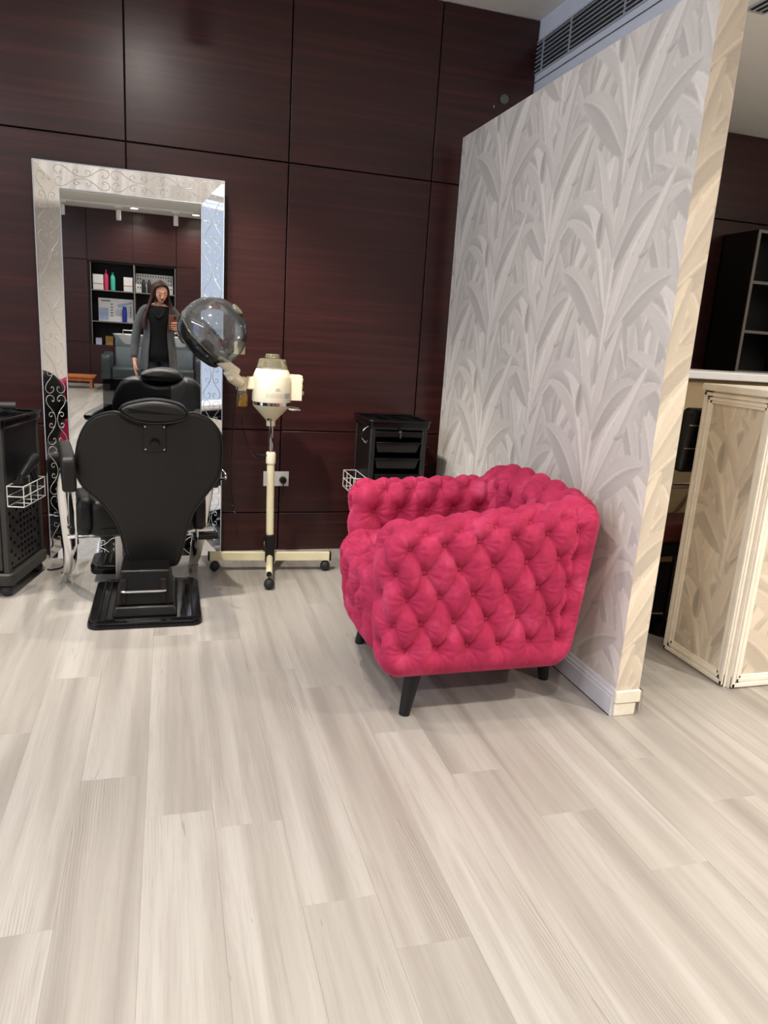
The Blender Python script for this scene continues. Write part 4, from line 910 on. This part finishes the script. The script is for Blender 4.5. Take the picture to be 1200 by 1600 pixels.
for z in (.93, 1.03): MB(Matrix.Rotation(.08, 4, 'X')).tube([(-.23, -.112, z), (.23, -.112, z)], .003, 6).build('chrome_strip', 'chrome', sc2)
MB().box((-.22, -.10, .46), (.22, .12, .56)).build('seat', 'maroon', sc2, bev=.03, seg=4); MB().box((-.22, -.10, .40), (.22, .12, .46)).build('seat_frame', 'blkg', sc2, bev=.01)
for x in (-.235, .235): MB().tube(catmull([(x, -.12, .80), (x, -.13, .745), (x, 0, .735), (x, .12, .73), (x, .13, .60), (x*.9, .1, .46)], 5), .013, 12).build('arm', 'chrome', sc2)
MB().tube([(-.235, -.13, .742), (.235, -.13, .742)], .013, 12).build('rear_bar', 'chrome', sc2)
MB().lathe([(0, 0), (.15, 0), (.15, .012), (.05, .03), (.03, .05), (.028, .40), (0, .40)], n=32).build('pedestal', 'blkg', sc2)
fl_ = MB()
for k in range(60):
    a, b = rng.uniform(0, 2*PI), rng.uniform(-.2, 1.3); r = .028; fl_.add([(.26+0, 0, .03), (.262, 0, .03), (.26+r*math.cos(a)*math.cos(b), r*math.sin(a)*math.cos(b), .03+max(-.028, r*1.3*math.sin(b)))], [(0, 1, 2)])
st = thing('shelf_unit', 'tall dark open shelf unit with grey edged shelves against the far right wall', 'shelving', (3.49, 3.925, 0))
MB().box((0, .002, 0), (.02, .30, 2.07)).build('side_panel', 'shelfb', st, sharp=None); MB().box((1.0, .002, 0), (1.02, .30, 2.07)).build('side_panel', 'shelfb', st, sharp=None)
MB().box((0, .29, 0), (1.02, .30, 2.07)).build('back_panel', 'nicheb', st, sharp=None); MB().box((0, 0, 2.07), (1.02, .30, 2.088)).build('top_panel', 'shelfb', st, sharp=None)
for x in (0, .5, 1.0): MB().box((x, -.004, 0), (x+.02, .002, 2.088)).build('grey_edging', 'edge', st, sharp=None)
MB().box((.5, .002, 0), (.52, .29, 2.07)).build('divider', 'shelfb', st, sharp=None)
for z in (.06, .36, .66, .96, 1.22, 1.47, 1.77):
    s_ = MB().box((.02, .002, z), (1.0, .29, z+.018)).build('shelf', 'shelfb', st, sharp=None); MB().box((.02, -.004, z), (1.0, .002, z+.018)).build('grey_edging', 'edge', s_, sharp=None)
MB().box((.02, -.004, 2.07), (1.0, .002, 2.088)).build('grey_edging', 'edge', st, sharp=None)

# ---------------------------------------------------------------- behind the photographer: niche, products, basins, bench
for x0, x1 in ((NX0, -.762), (-.742, NX1)):
    for z in (1.11, 1.645): 
        s_ = MB().box((x0, YB-.36, z-.018), (x1, YB-.005, z)).build('niche_shelf', 'shelfb', wfo, sharp=None); MB().box((x0, YB-.005, z-.018), (x1, YB+.001, z)).build('grey_edging', 'edge', s_, sharp=None)
MB().box((-.762, YB-.36, NZ0), (-.742, YB+.001, NZ1)).build('niche_divider', 'edge', wfo, sharp=None)
for x in (NX0, NX1-.012): MB().box((x, YB-.02, NZ0), (x+.012, YB+.003, NZ1)).build('grey_edging', 'edge', wfo, sharp=None)
PY = YB-.14
def carton(x, w_, z, h, lab, name='product_box', m='wht', stripe=True):
    t = thing(name, lab, 'box', (x, PY, z)); MB().box((-w_/2, -.05, 0), (w_/2, .05, h)).build('carton', m, t, bev=.002)
    if stripe: MB().box((-w_/2+.001, .05, h*.36), (w_/2-.001, .0512, h*.42)).build('orange_stripe', 'orange', t, sharp=None)
    return t
carton(-1.365, .17, 1.645, .26, 'white carton with an orange stripe left of the pink bottle'); carton(-.862, .15, 1.645, .245, 'white carton with an orange stripe right of the green bottle')
def bottle(x, z, h, r, m, name, lab, neck=.5):
    t = thing(name, lab, 'bottle', (x, PY, z)); MB().lathe([(0, 0), (r, 0), (r, h*.72), (r*.75, h*.80), (r*neck, h*.84), (0, h*.84)], n=20).build('bottle_body', m, t)
    MB().lathe([(0, h*.84), (r*neck*.9, h*.84), (r*neck*.7, h), (0, h)], n=16).build('cap', m, t); return t
bottle(-1.232, 1.645, .35, .038, 'pink', 'spray_bottle', 'tall pink bottle between the white carton and the green bottle', .45)
bottle(-1.122, 1.645, .31, .040, 'teal', 'spray_bottle', 'mint green bottle standing right of the pink bottle', .6)
dc = thing('display_card', 'long white display card printed with rows of small dark figures', 'display', (-.415, PY-.05, 1.645))
MB().box((-.32, -.006, 0), (.32, .0, .33)).build('card', 'wht', dc, sharp=None)
m = MB()
for i in range(14): m.cbox((-.285+i*.044, .001, .30-.001*i), (.016, .002, .026))
for i in (0, 1, 12, 13):
    for k in range(3): m.cbox((-.285+i*.044, .001, .24-k*.075), (.016, .002, .03))
stuff(m.build('printed_figures', 'ink', dc, sharp=None))
bottle(-.60, 1.645, .235, .036, 'ink', 'black_bottle', 'black bottle in front of the display card, left one of two', .5); bottle(-.505, 1.645, .235, .036, 'ink', 'black_bottle', 'black bottle in front of the display card, next to the woman', .5)
ps = thing('display_card', 'wide white display panel with blue pictures on the middle shelf', 'display', (-1.083, PY-.04, 1.11))
MB().box((-.295, -.006, 0), (.295, 0, .40)).build('card', 'wht', ps, sharp=None); MB().box((-.285, 0, .02), (-.13, .002, .23)).build('picture', 'lblue', ps, sharp=None)
MB().add([(.04, .001, .24), (.28, .001, .33), (.28, .001, .36), (.02, .001, .30)], [(0, 1, 2, 3)]).build('picture', 'lblue', ps, sharp=None)
m = MB()
for i in range(8): m.cbox((-.24+i*.02, .001, .355), (.013, .002, .028))
for k in range(5): m.cbox((-.07, .001, .30-k*.05), (.03, .002, .018)); m.cbox((.25, .001, .26-k*.04), (.02, .002, .022))
for k in range(4):
    for i in range(5): m.cbox((.01+i*.022, .001, .20-k*.03), (.010, .002, .012))
stuff(m.build('printed_figures', 'ink', ps, sharp=None))
bottle(-.935, 1.11, .27, .040, 'blue', 'shampoo_tube', 'deep blue tube standing before the display panel on the middle shelf', .95)
carton(-1.38, .10, .68, .13, 'small lavender box on the lowest shelf of the niche', m='lav', stripe=False)
carton(-1.20, .13, .68, .17, 'gold patterned pack beside the white basin', name='gold_pack', m='gold', stripe=False)
pc = thing('product_box', 'pale grey box on the middle shelf partly behind the woman', 'box', (-.66, PY, 1.11)); MB().box((-.04, -.05, 0), (.04, .05, .20)).build('carton', 'lblue', pc, bev=.002)
def wash_unit(x, lab):
    t = thing('shampoo_chair', lab, 'chair', (x, -4.88, 0), group='shampoo chairs under the shelf niche')
    for sx in (-1, 1):
        MB(Matrix.Translation((sx*.33, 0, 0)) @ Matrix.Rotation(PI/2, 4, 'Z')).slab([(p.x, p.y) for p in catmull([(-.42, .20, 0), (.24, .16, 0), (.32, .30, 0), (.36, .50, 0), (.30, .60, 0), (.0, .60, 0), (-.30, .62, 0), (-.44, .50, 0)], 4, True)], roundprof(.16, .04, 4, -.08)).build('armrest', 'greyd', t, sharp=60)
    MB().box((-.25, -.35, .16), (.25, .28, .40)).build('seat', 'greyd', t, bev=.04, seg=4)
    MB(Matrix.Translation((0, -.33, .36)) @ Matrix.Rotation(.22, 4, 'X')).slab(rrect(-.235, 0, .235, .36, .04, 5), roundprof(.11, .035, 4, -.05)).build('backrest', 'grey', t, sharp=60)
    MB(Matrix.Translation((0, -.42, .70)) @ Matrix.Rotation(.12, 4, 'X')).slab([(-.235, 0), (.235, 0), (.235, .19), (.10, .19), (.07, .10), (0, .07), (-.07, .10), (-.10, .19), (-.235, .19)], roundprof(.09, .02, 3, -.04)).build('neck_pad', 'grey', t, sharp=60)
    MB().lathe([(.0, .68), (.12, .69), (.22, .76), (.275, .90), (.29, .915), (.27, .915), (.21, .80), (.10, .735), (0, .73)], (0, -.585, 0), 36).build('basin', 'whtb', t, sharp=50)
    MB().frust((-.18, -.76, .18, -.4), (-.22, -.78, .22, -.42), .0, .70).build('basin_cabinet', 'greyd', t, bev=.02)
    MB().tube([(-.13, -.78, .90), (-.13, -.80, .98), (.13, -.80, .98), (.13, -.78, .90)], .012, 10).build('tap', 'chrome', t)
    MB().box((-.28, -.5, .0), (.28, .2, .16)).build('plinth', 'blk', t, bev=.01)
    MB().box((-.20, .26, .16), (.20, .44, .24)).build('leg_rest', 'blk', t, bev=.03, seg=3)
wash_unit(-.82, 'grey shampoo chair with white basin left of the woman in the mirror'); wash_unit(.03, 'grey shampoo chair with white basin right of the woman in the mirror')
bn_ = thing('wooden_bench', 'low orange brown wooden bench against the far wall, seen in the mirror', 'bench', (-1.85, -5.0, 0))
for y in (-.12, 0, .12): MB().box((-.5, y-.055, .18), (.5, y+.055, .215)).build('board', 'owood', bn_, bev=.004)
MB().box((-.46, .11, .12), (.46, .135, .18)).build('apron', 'owood', bn_, bev=.003); MB().box((-.46, -.135, .12), (.46, -.11, .18)).build('apron', 'owood', bn_, bev=.003)
for x in (-.45, .41):
    for y in (-.13, .09): MB().box((x, y, 0), (x+.04, y+.04, .18)).build('leg', 'owood', bn_, bev=.003)

# ---------------------------------------------------------------- the woman taking the picture
def PHc(r, d, f): return CAM+RGT*r+DWN*d+FWD*f
PHM = Matrix(((RGT.x, -DWN.x, -FWD.x, CAM.x), (RGT.y, -DWN.y, -FWD.y, CAM.y), (RGT.z, -DWN.z, -FWD.z, CAM.z), (0, 0, 0, 1)))  # x right, y up, z towards the holder
ph = thing('mobile_phone', 'bronze brown mobile phone held up in the woman right hand', 'phone'); ph['label'] = 'bronze brown mobile phone held up in one hand by the woman'
place(ph, PHM)
XYs = Matrix(((1, 0, 0, 0), (0, 0, 1, 0), (0, 1, 0, 0), (0, 0, 0, 1)))
def slabz(o, prof): return MB(XYs).slab(o, prof)
slabz(rrect(-.0625, -.142, .0145, .017, .009, 5), [(.002, .009), (0, .0105), (0, .0165), (.002, .018)]).build('case', 'phone', ph)
slabz(rrect(-.0632, -.1427, .0152, .0177, .0095, 5), [(0, .0122), (0, .015)]).build('rim', 'phedge', ph)
slabz(rrect(-.010, -.032, .0105, .012, .005, 4), [(.001, .0075), (0, .009)]).build('camera_bump', 'ink', ph)
for y in (-.0, -.013, -.026): slabz([(.004*math.cos(a/12*2*PI), y+.004*math.sin(a/12*2*PI)) for a in range(12)], [(0, .0068), (0, .0076)]).build('lens', 'blkg', ph)
slabz(rrect(-.060, -.139, .012, .014, .007, 5), [(0, .0179), (0, .0183)]).build('screen', 'blkg', ph)

wo = thing('person', 'woman with long brown hair, grey cardigan and black top photographing the mirror', 'person', (-.18, -.33, 0))
WT = Matrix.Translation((.18, .33, 0))
body = MB(WT)
def ell(path, R, n=24): body.tube(path, R, n)
hips = (-.18, -.34, .90)
# torso: sections (rx, ry) stacked upward
TOR = [((-.18, -.34, .80), (.168, .115)), ((-.18, -.345, .90), (.172, .118)), ((-.18, -.34, 1.0), (.148, .104)), ((-.18, -.335, 1.08), (.130, .094)), ((-.18, -.33, 1.18), (.140, .104)), ((-.18, -.325, 1.27), (.152, .112)), ((-.18, -.33, 1.35), (.160, .094)), ((-.18, -.335, 1.40), (.118, .070)), ((-.178, -.33, 1.43), (.062, .056))]
def torso(mb, k=0.0, sel=slice(None), n=32):
    P_ = TOR[sel]; mb.tube([p for p, _ in P_], [(r[0]+k, r[1]+k) for _, r in P_], n)
torso(body)
ell([(-.178, -.33, 1.40), (-.172, -.315, 1.46), (-.168, -.30, 1.50)], [.054, .047, .050], 20)
HC = Vector((-.158, -.262, 1.555)); HR = Matrix.Rotation(math.radians(-17), 4, 'Z') @ Matrix.Rotation(math.radians(-20), 4, 'X') @ Matrix.Rotation(math.radians(-4), 4, 'Y')
HM = Matrix.Translation(HC) @ HR
def headpt(x, y, z):   # unit sphere point -> head shape, face towards +y
    X_, Y_, Z_ = x*.071, y*.092, z*.115
    if z < 0:
        j = (-z)**1.6; X_ *= 1-.42*j; Y_ = Y_*(1-.30*j)+(.020*j if y > -.2 else .03*j)
    if y > 0:
        fx = X_/.071
        Y_ -= .006*math.exp(-((abs(fx)-.46)/.18)**2-((Z_-.004)/.014)**2)              # eye sockets
        Y_ += .004*math.exp(-((Z_-.026)/.012)**2)*math.exp(-(fx/.7)**2)                 # brow
        Y_ += (.004+.020*max(0, min(1, (.018-Z_)/.045)))*math.exp(-(fx/.13)**2)*(1 if -.032 < Z_ < .03 else 0)*1.0   # nose
        Y_ += .0065*math.exp(-((Z_+.053)/.010)**2-(fx/.34)**2)                         # lips
        Y_ += .006*math.exp(-((Z_+.092)/.014)**2-(fx/.3)**2)                          # chin
        Y_ += .004*math.exp(-((abs(fx)-.6)/.25)**2-((Z_+.022)/.02)**2)                 # cheeks
    return (X_, Y_, Z_)
hm = MB(WT @ HM); nu, nv = 96, 72; v = []; f = []
for i in range(nv+1):
    a = PI*i/nv
    for j in range(nu):
        b = 2*PI*j/nu; v.append(headpt(math.sin(a)*math.cos(b), math.sin(a)*math.sin(b), -math.cos(a)))
for i in range(nv):
    for j in range(nu): f.append((i*nu+j, i*nu+(j+1) % nu, (i+1)*nu+(j+1) % nu, (i+1)*nu+j))
hm.add(v, f)
for sx in (-1, 1): hm.ball((sx*.070, -.006, -.004), (.008, .018, .030), 14, 10)
for sx in (-1, 1): hm.ball((sx*.0095, .098, -.030), (.0075, .009, .0065), 10, 8)
body.v += hm.v and []; b0 = len(body.v); body.v += hm.v; body.f += [tuple(b0+i for i in q) for q in hm.f]
# arms
ARL = [((-.275, -.335, 1.380), .030), ((-.308, -.336, 1.370), .038), ((-.338, -.337, 1.340), .042), ((-.364, -.338, 1.29), .043), ((-.40, -.345, 1.20), .041), ((-.425, -.35, 1.08), .036), ((-.437, -.325, .98), .035), ((-.442, -.285, .87), .029), ((-.440, -.262, .815), .023)]
ell([p for p, _ in ARL], [r for _, r in ARL], 20)
WR = PHc(.055, .185, -.045); EL = Vector((.105, -.30, 1.045))
ARR = [((-.085, -.335, 1.380), .030), ((-.052, -.336, 1.370), .038), ((-.022, -.338, 1.340), .042), ((.006, -.34, 1.29), .043), ((.06, -.335, 1.20), .041), (tuple(EL), .037), (tuple(EL.lerp(WR, .35)+Vector((.012, 0, -.008))), .035), (tuple(EL.lerp(WR, .75)), .028), (tuple(WR), .023)]
ell([p for p, _ in ARR], [r for _, r in ARR], 20)
# left hand, hanging and lightly curled
ell([(-.440, -.262, .82), (-.439, -.252, .785), (-.437, -.245, .745), (-.435, -.242, .715)], [(.020, .024), (.018, .033), (.016, .038), (.013, .036)], 16)
for i, (dy, L) in enumerate(((.030, .072), (.010, .080), (-.010, .075), (-.029, .060))):
    ell([(-.436, -.244+dy, .735), (-.434, -.243+dy*1.05, .715-L*.15), (-.426, -.240+dy, .715-L*.6), (-.412, -.240+dy*.95, .715-L)], [.0098, .0095, .0085, .007], 10)
ell([(-.436, -.225, .79), (-.428, -.200, .765), (-.418, -.188, .735), (-.410, -.186, .712)], [.014, .012, .0105, .008], 10)
# right hand round the phone
def F(pts, R): ell([tuple(PHc(*p)) for p in pts], R, 10)
F([(.055, .19, -.046), (.046, .155, -.034), (.038, .120, -.022), (.034, .085, -.016)], [(.023, .023), (.024, .030), (.020, .034), (.014, .028)])
for d0, d1, L in ((.066, .060, .046), (.087, .084, .052), (.108, .108, .050), (.127, .130, .040)):
    F([(.034, d0+.01, -.018), (.031, d0, -.006), (.020, (d0+d1)/2, .0035), (.0, d1, .0045), (-L+.012, d1+.002, .0035), (-L, d1+.003, .001)], [.0105, .0105, .0098, .0092, .0085, .0065])
F([(.044, .145, -.038), (.036, .110, -.040), (.022, .085, -.036), (.004, .070, -.031), (-.008, .062, -.028)], [.016, .0135, .012, .0105, .008])
# legs
for sx in (-1, 1):
    x = -.18+sx*.088; ell([(x, -.34, .86), (x, -.335, .70), (x+sx*.005, -.325, .50), (x+sx*.008, -.345, .30), (x+sx*.01, -.36, .10)], [.092, .080, .055, .050, .036], 24)
    ell([(x+sx*.01, -.38, .045), (x+sx*.013, -.30, .04), (x+sx*.02, -.20, .025)], [(.032, .04), (.038, .034), (.034, .02)], 16)
bo_ = body.build('body', 'skin', wo, sharp=180)
rm = bo_.modifiers.new('remesh', 'REMESH'); rm.mode = 'VOXEL'; rm.voxel_size = .0034; rm.use_smooth_shade = True
sm = bo_.modifiers.new('smooth', 'SMOOTH'); sm.factor = .5; sm.iterations = 2
# face details
HT2 = WT @ HM
for sx in (-1, 1):
    e = MB(HT2).ball((sx*.032, .0735, .003), (.0115, .010, .0060), 16, 10).build('eye', 'eyew', wo, sharp=180)
    MB(HT2).ball((sx*.032, .0815, -.001), (.0055, .0030, .0055), 12, 8).build('iris', 'iris', e, sharp=180)
    MB(HT2).tube([(sx*(.032-.0135), .0805, .000), (sx*.032, .0862, .0035), (sx*(.032+.0135), .078, .000)], [.0025, .0045, .0025], 8).build('eyelid', 'lid', wo, sharp=180)
    MB(HT2).tube([(sx*.016, .0885, .022), (sx*.030, .088, .0275), (sx*.046, .078, .023)], [.0018, .0024, .0014], 8).build('eyebrow', 'hair', wo, sharp=180)
MB(HT2).tube([(-.021, .0815, -.054), (-.010, .0885, -.0515), (0, .0905, -.0525), (.010, .0885, -.0515), (.021, .0815, -.054)], [.0015, .0036, .0034, .0036, .0015], 8).build('lips', 'lips', wo, sharp=180)
MB(HT2).tube([(-.019, .082, -.0565), (0, .0900, -.060), (.019, .082, -.0565)], [.0015, .0042, .0015], 8).build('lips', 'lips', wo, sharp=180)
# hair: scalp shell open at the face, and long locks falling in front of the shoulders
hs = MB(HT2); v = []; f = []; nu, nv = 64, 36
for i in range(nv+1):
    a = .30+(PI-.30)*i/nv       # from nape up to crown
    for j in range(nu+1):
        b = math.radians(58)+(2*PI-2*math.radians(32)-0)*j/nu*1.0
        op_ = math.radians(60)*min(1, max(0, (.82+math.cos(a))/.34)); b = PI/2+op_+(2*PI-2*op_)*j/nu
        top = max(0, math.cos(PI-a)); op = 0
        q = (math.sin(a)*math.cos(b), math.sin(a)*math.sin(b), -math.cos(a))
        k = 1.14+.02*math.sin(j*1.9)
        v.append((q[0]*.074*k, q[1]*.095*k-.004, q[2]*.116*(1.08)+.004))
for i in range(nv):
    for j in range(nu): f.append((i*(nu+1)+j, i*(nu+1)+j+1, (i+1)*(nu+1)+j+1, (i+1)*(nu+1)+j))
hs.add(v, f)
ho_ = hs.build('hair', 'hair', wo, sharp=180); s_ = ho_.modifiers.new('solid', 'SOLIDIFY'); s_.thickness = .012; s_.offset = -1
# front cap over the forehead with a side parting
lk = MB(WT)
def hp(x, y, z): return HM @ Vector((x, y, z))
for sx in (-1, 1):
    for k in range(11):
        u = k/10
        st_ = hp(sx*.004+.010, .075-.13*u, .112+.012*math.sin(PI*u)-.02*(1-u)*.4)
        m1 = hp(sx*(.052+.016*u), .056-.105*u, .082-.01*u); m2 = hp(sx*(.077+.005*u), .024-.085*u, .020); m3 = hp(sx*(.080+.006*u), .014-.075*u, -.05)
        sh = Vector((HC.x+sx*(.098+.02*u)-(.02 if sx < 0 else -.0), HC.y+.005-.07*u, 1.40)); ch = Vector((-.18+sx*(.115+.03*u)-(.02 if sx < 0 else 0), -.215-.05*u, 1.28)); en = Vector((-.18+sx*(.118+.03*u)-(.025 if sx < 0 else 0), -.205-.04*u, 1.165+.02*math.sin(k*2.3)))
        lk.tube([tuple(p) for p in catmull([st_, m1, m2, m3, sh, ch, en], 5)], [(.012+.006*math.sin(PI*i/30), .008) if i < 28 else (.010, .006) for i in range(31)], 8)
stuff(lk.build('hair_locks', 'hair', wo, sharp=180))
# clothes
tp = MB(WT); torso(tp, .010, slice(0, 8)); tp_o = tp.build('black_top', 'top', wo, sharp=180)
MB(WT).tube(catmull([(-.245, -.262, 1.395), (-.222, -.222, 1.33), (-.178, -.200, 1.285), (-.132, -.222, 1.33), (-.112, -.262, 1.395)], 5), [(.018, .012)]*21, 10).build('cowl_collar', 'top', wo, sharp=180)
cg = MB(WT); secs = [(.70, .215, .150), (.80, .20, .145), (.90, .192, .138), (1.0, .175, .130), (1.08, .162, .122), (1.18, .166, .128), (1.27, .174, .132), (1.33, .172, .112), (1.375, .135, .095), (1.41, .085, .08)]
v = []; f = []; n_ = 56
for si, (z, rx, ry) in enumerate(secs):
    for j in range(n_+1):
        op = math.radians(34 if z < 1.25 else 38); a = PI/2+op+(2*PI-2*op)*j/n_; fold = .006*math.sin(j*1.35)*(1 if z < 1.15 else .2)
        v.append((-.18+(rx+fold)*math.cos(a), -.335+(ry+fold)*math.sin(a), z))
for i in range(len(secs)-1):
    for j in range(n_): f.append((i*(n_+1)+j, i*(n_+1)+j+1, (i+1)*(n_+1)+j+1, (i+1)*(n_+1)+j))
cg.add(v, f); c_o = cg.build('cardigan', 'cardi', wo, sharp=180); s_ = c_o.modifiers.new('solid', 'SOLIDIFY'); s_.thickness = .008
sb = c_o.modifiers.new('sub', 'SUBSURF'); sb.levels = sb.render_levels = 1
MB(WT).tube([p for p, _ in ARL[:-1]]+[(-.441, -.27, .835)], [r+.012 for _, r in ARL[:-1]]+[.034], 20).build('sleeve', 'cardi', c_o, sharp=180)
MB(WT).tube([p for p, _ in ARR[:-1]]+[tuple(EL.lerp(WR, .9))], [r+.012 for _, r in ARR[:-1]]+[.033], 20).build('sleeve', 'cardi', c_o, sharp=180)
for sx in (-1, 1):
    x = -.18+sx*.088; tr_ = MB(WT).tube([(x, -.34, .88), (x, -.335, .70), (x+sx*.005, -.325, .50), (x+sx*.008, -.345, .30), (x+sx*.01, -.36, .09)], [.100, .089, .066, .062, .054], 24).build('trouser_leg', 'jean', wo, sharp=180)
    MB(WT).tube([(x+sx*.01, -.41, .045), (x+sx*.012, -.34, .05), (x+sx*.013, -.26, .044), (x+sx*.02, -.175, .028)], [(.035, .042), (.043, .048), (.044, .040), (.038, .025)], 18).build('shoe', 'shoe', wo, sharp=180)
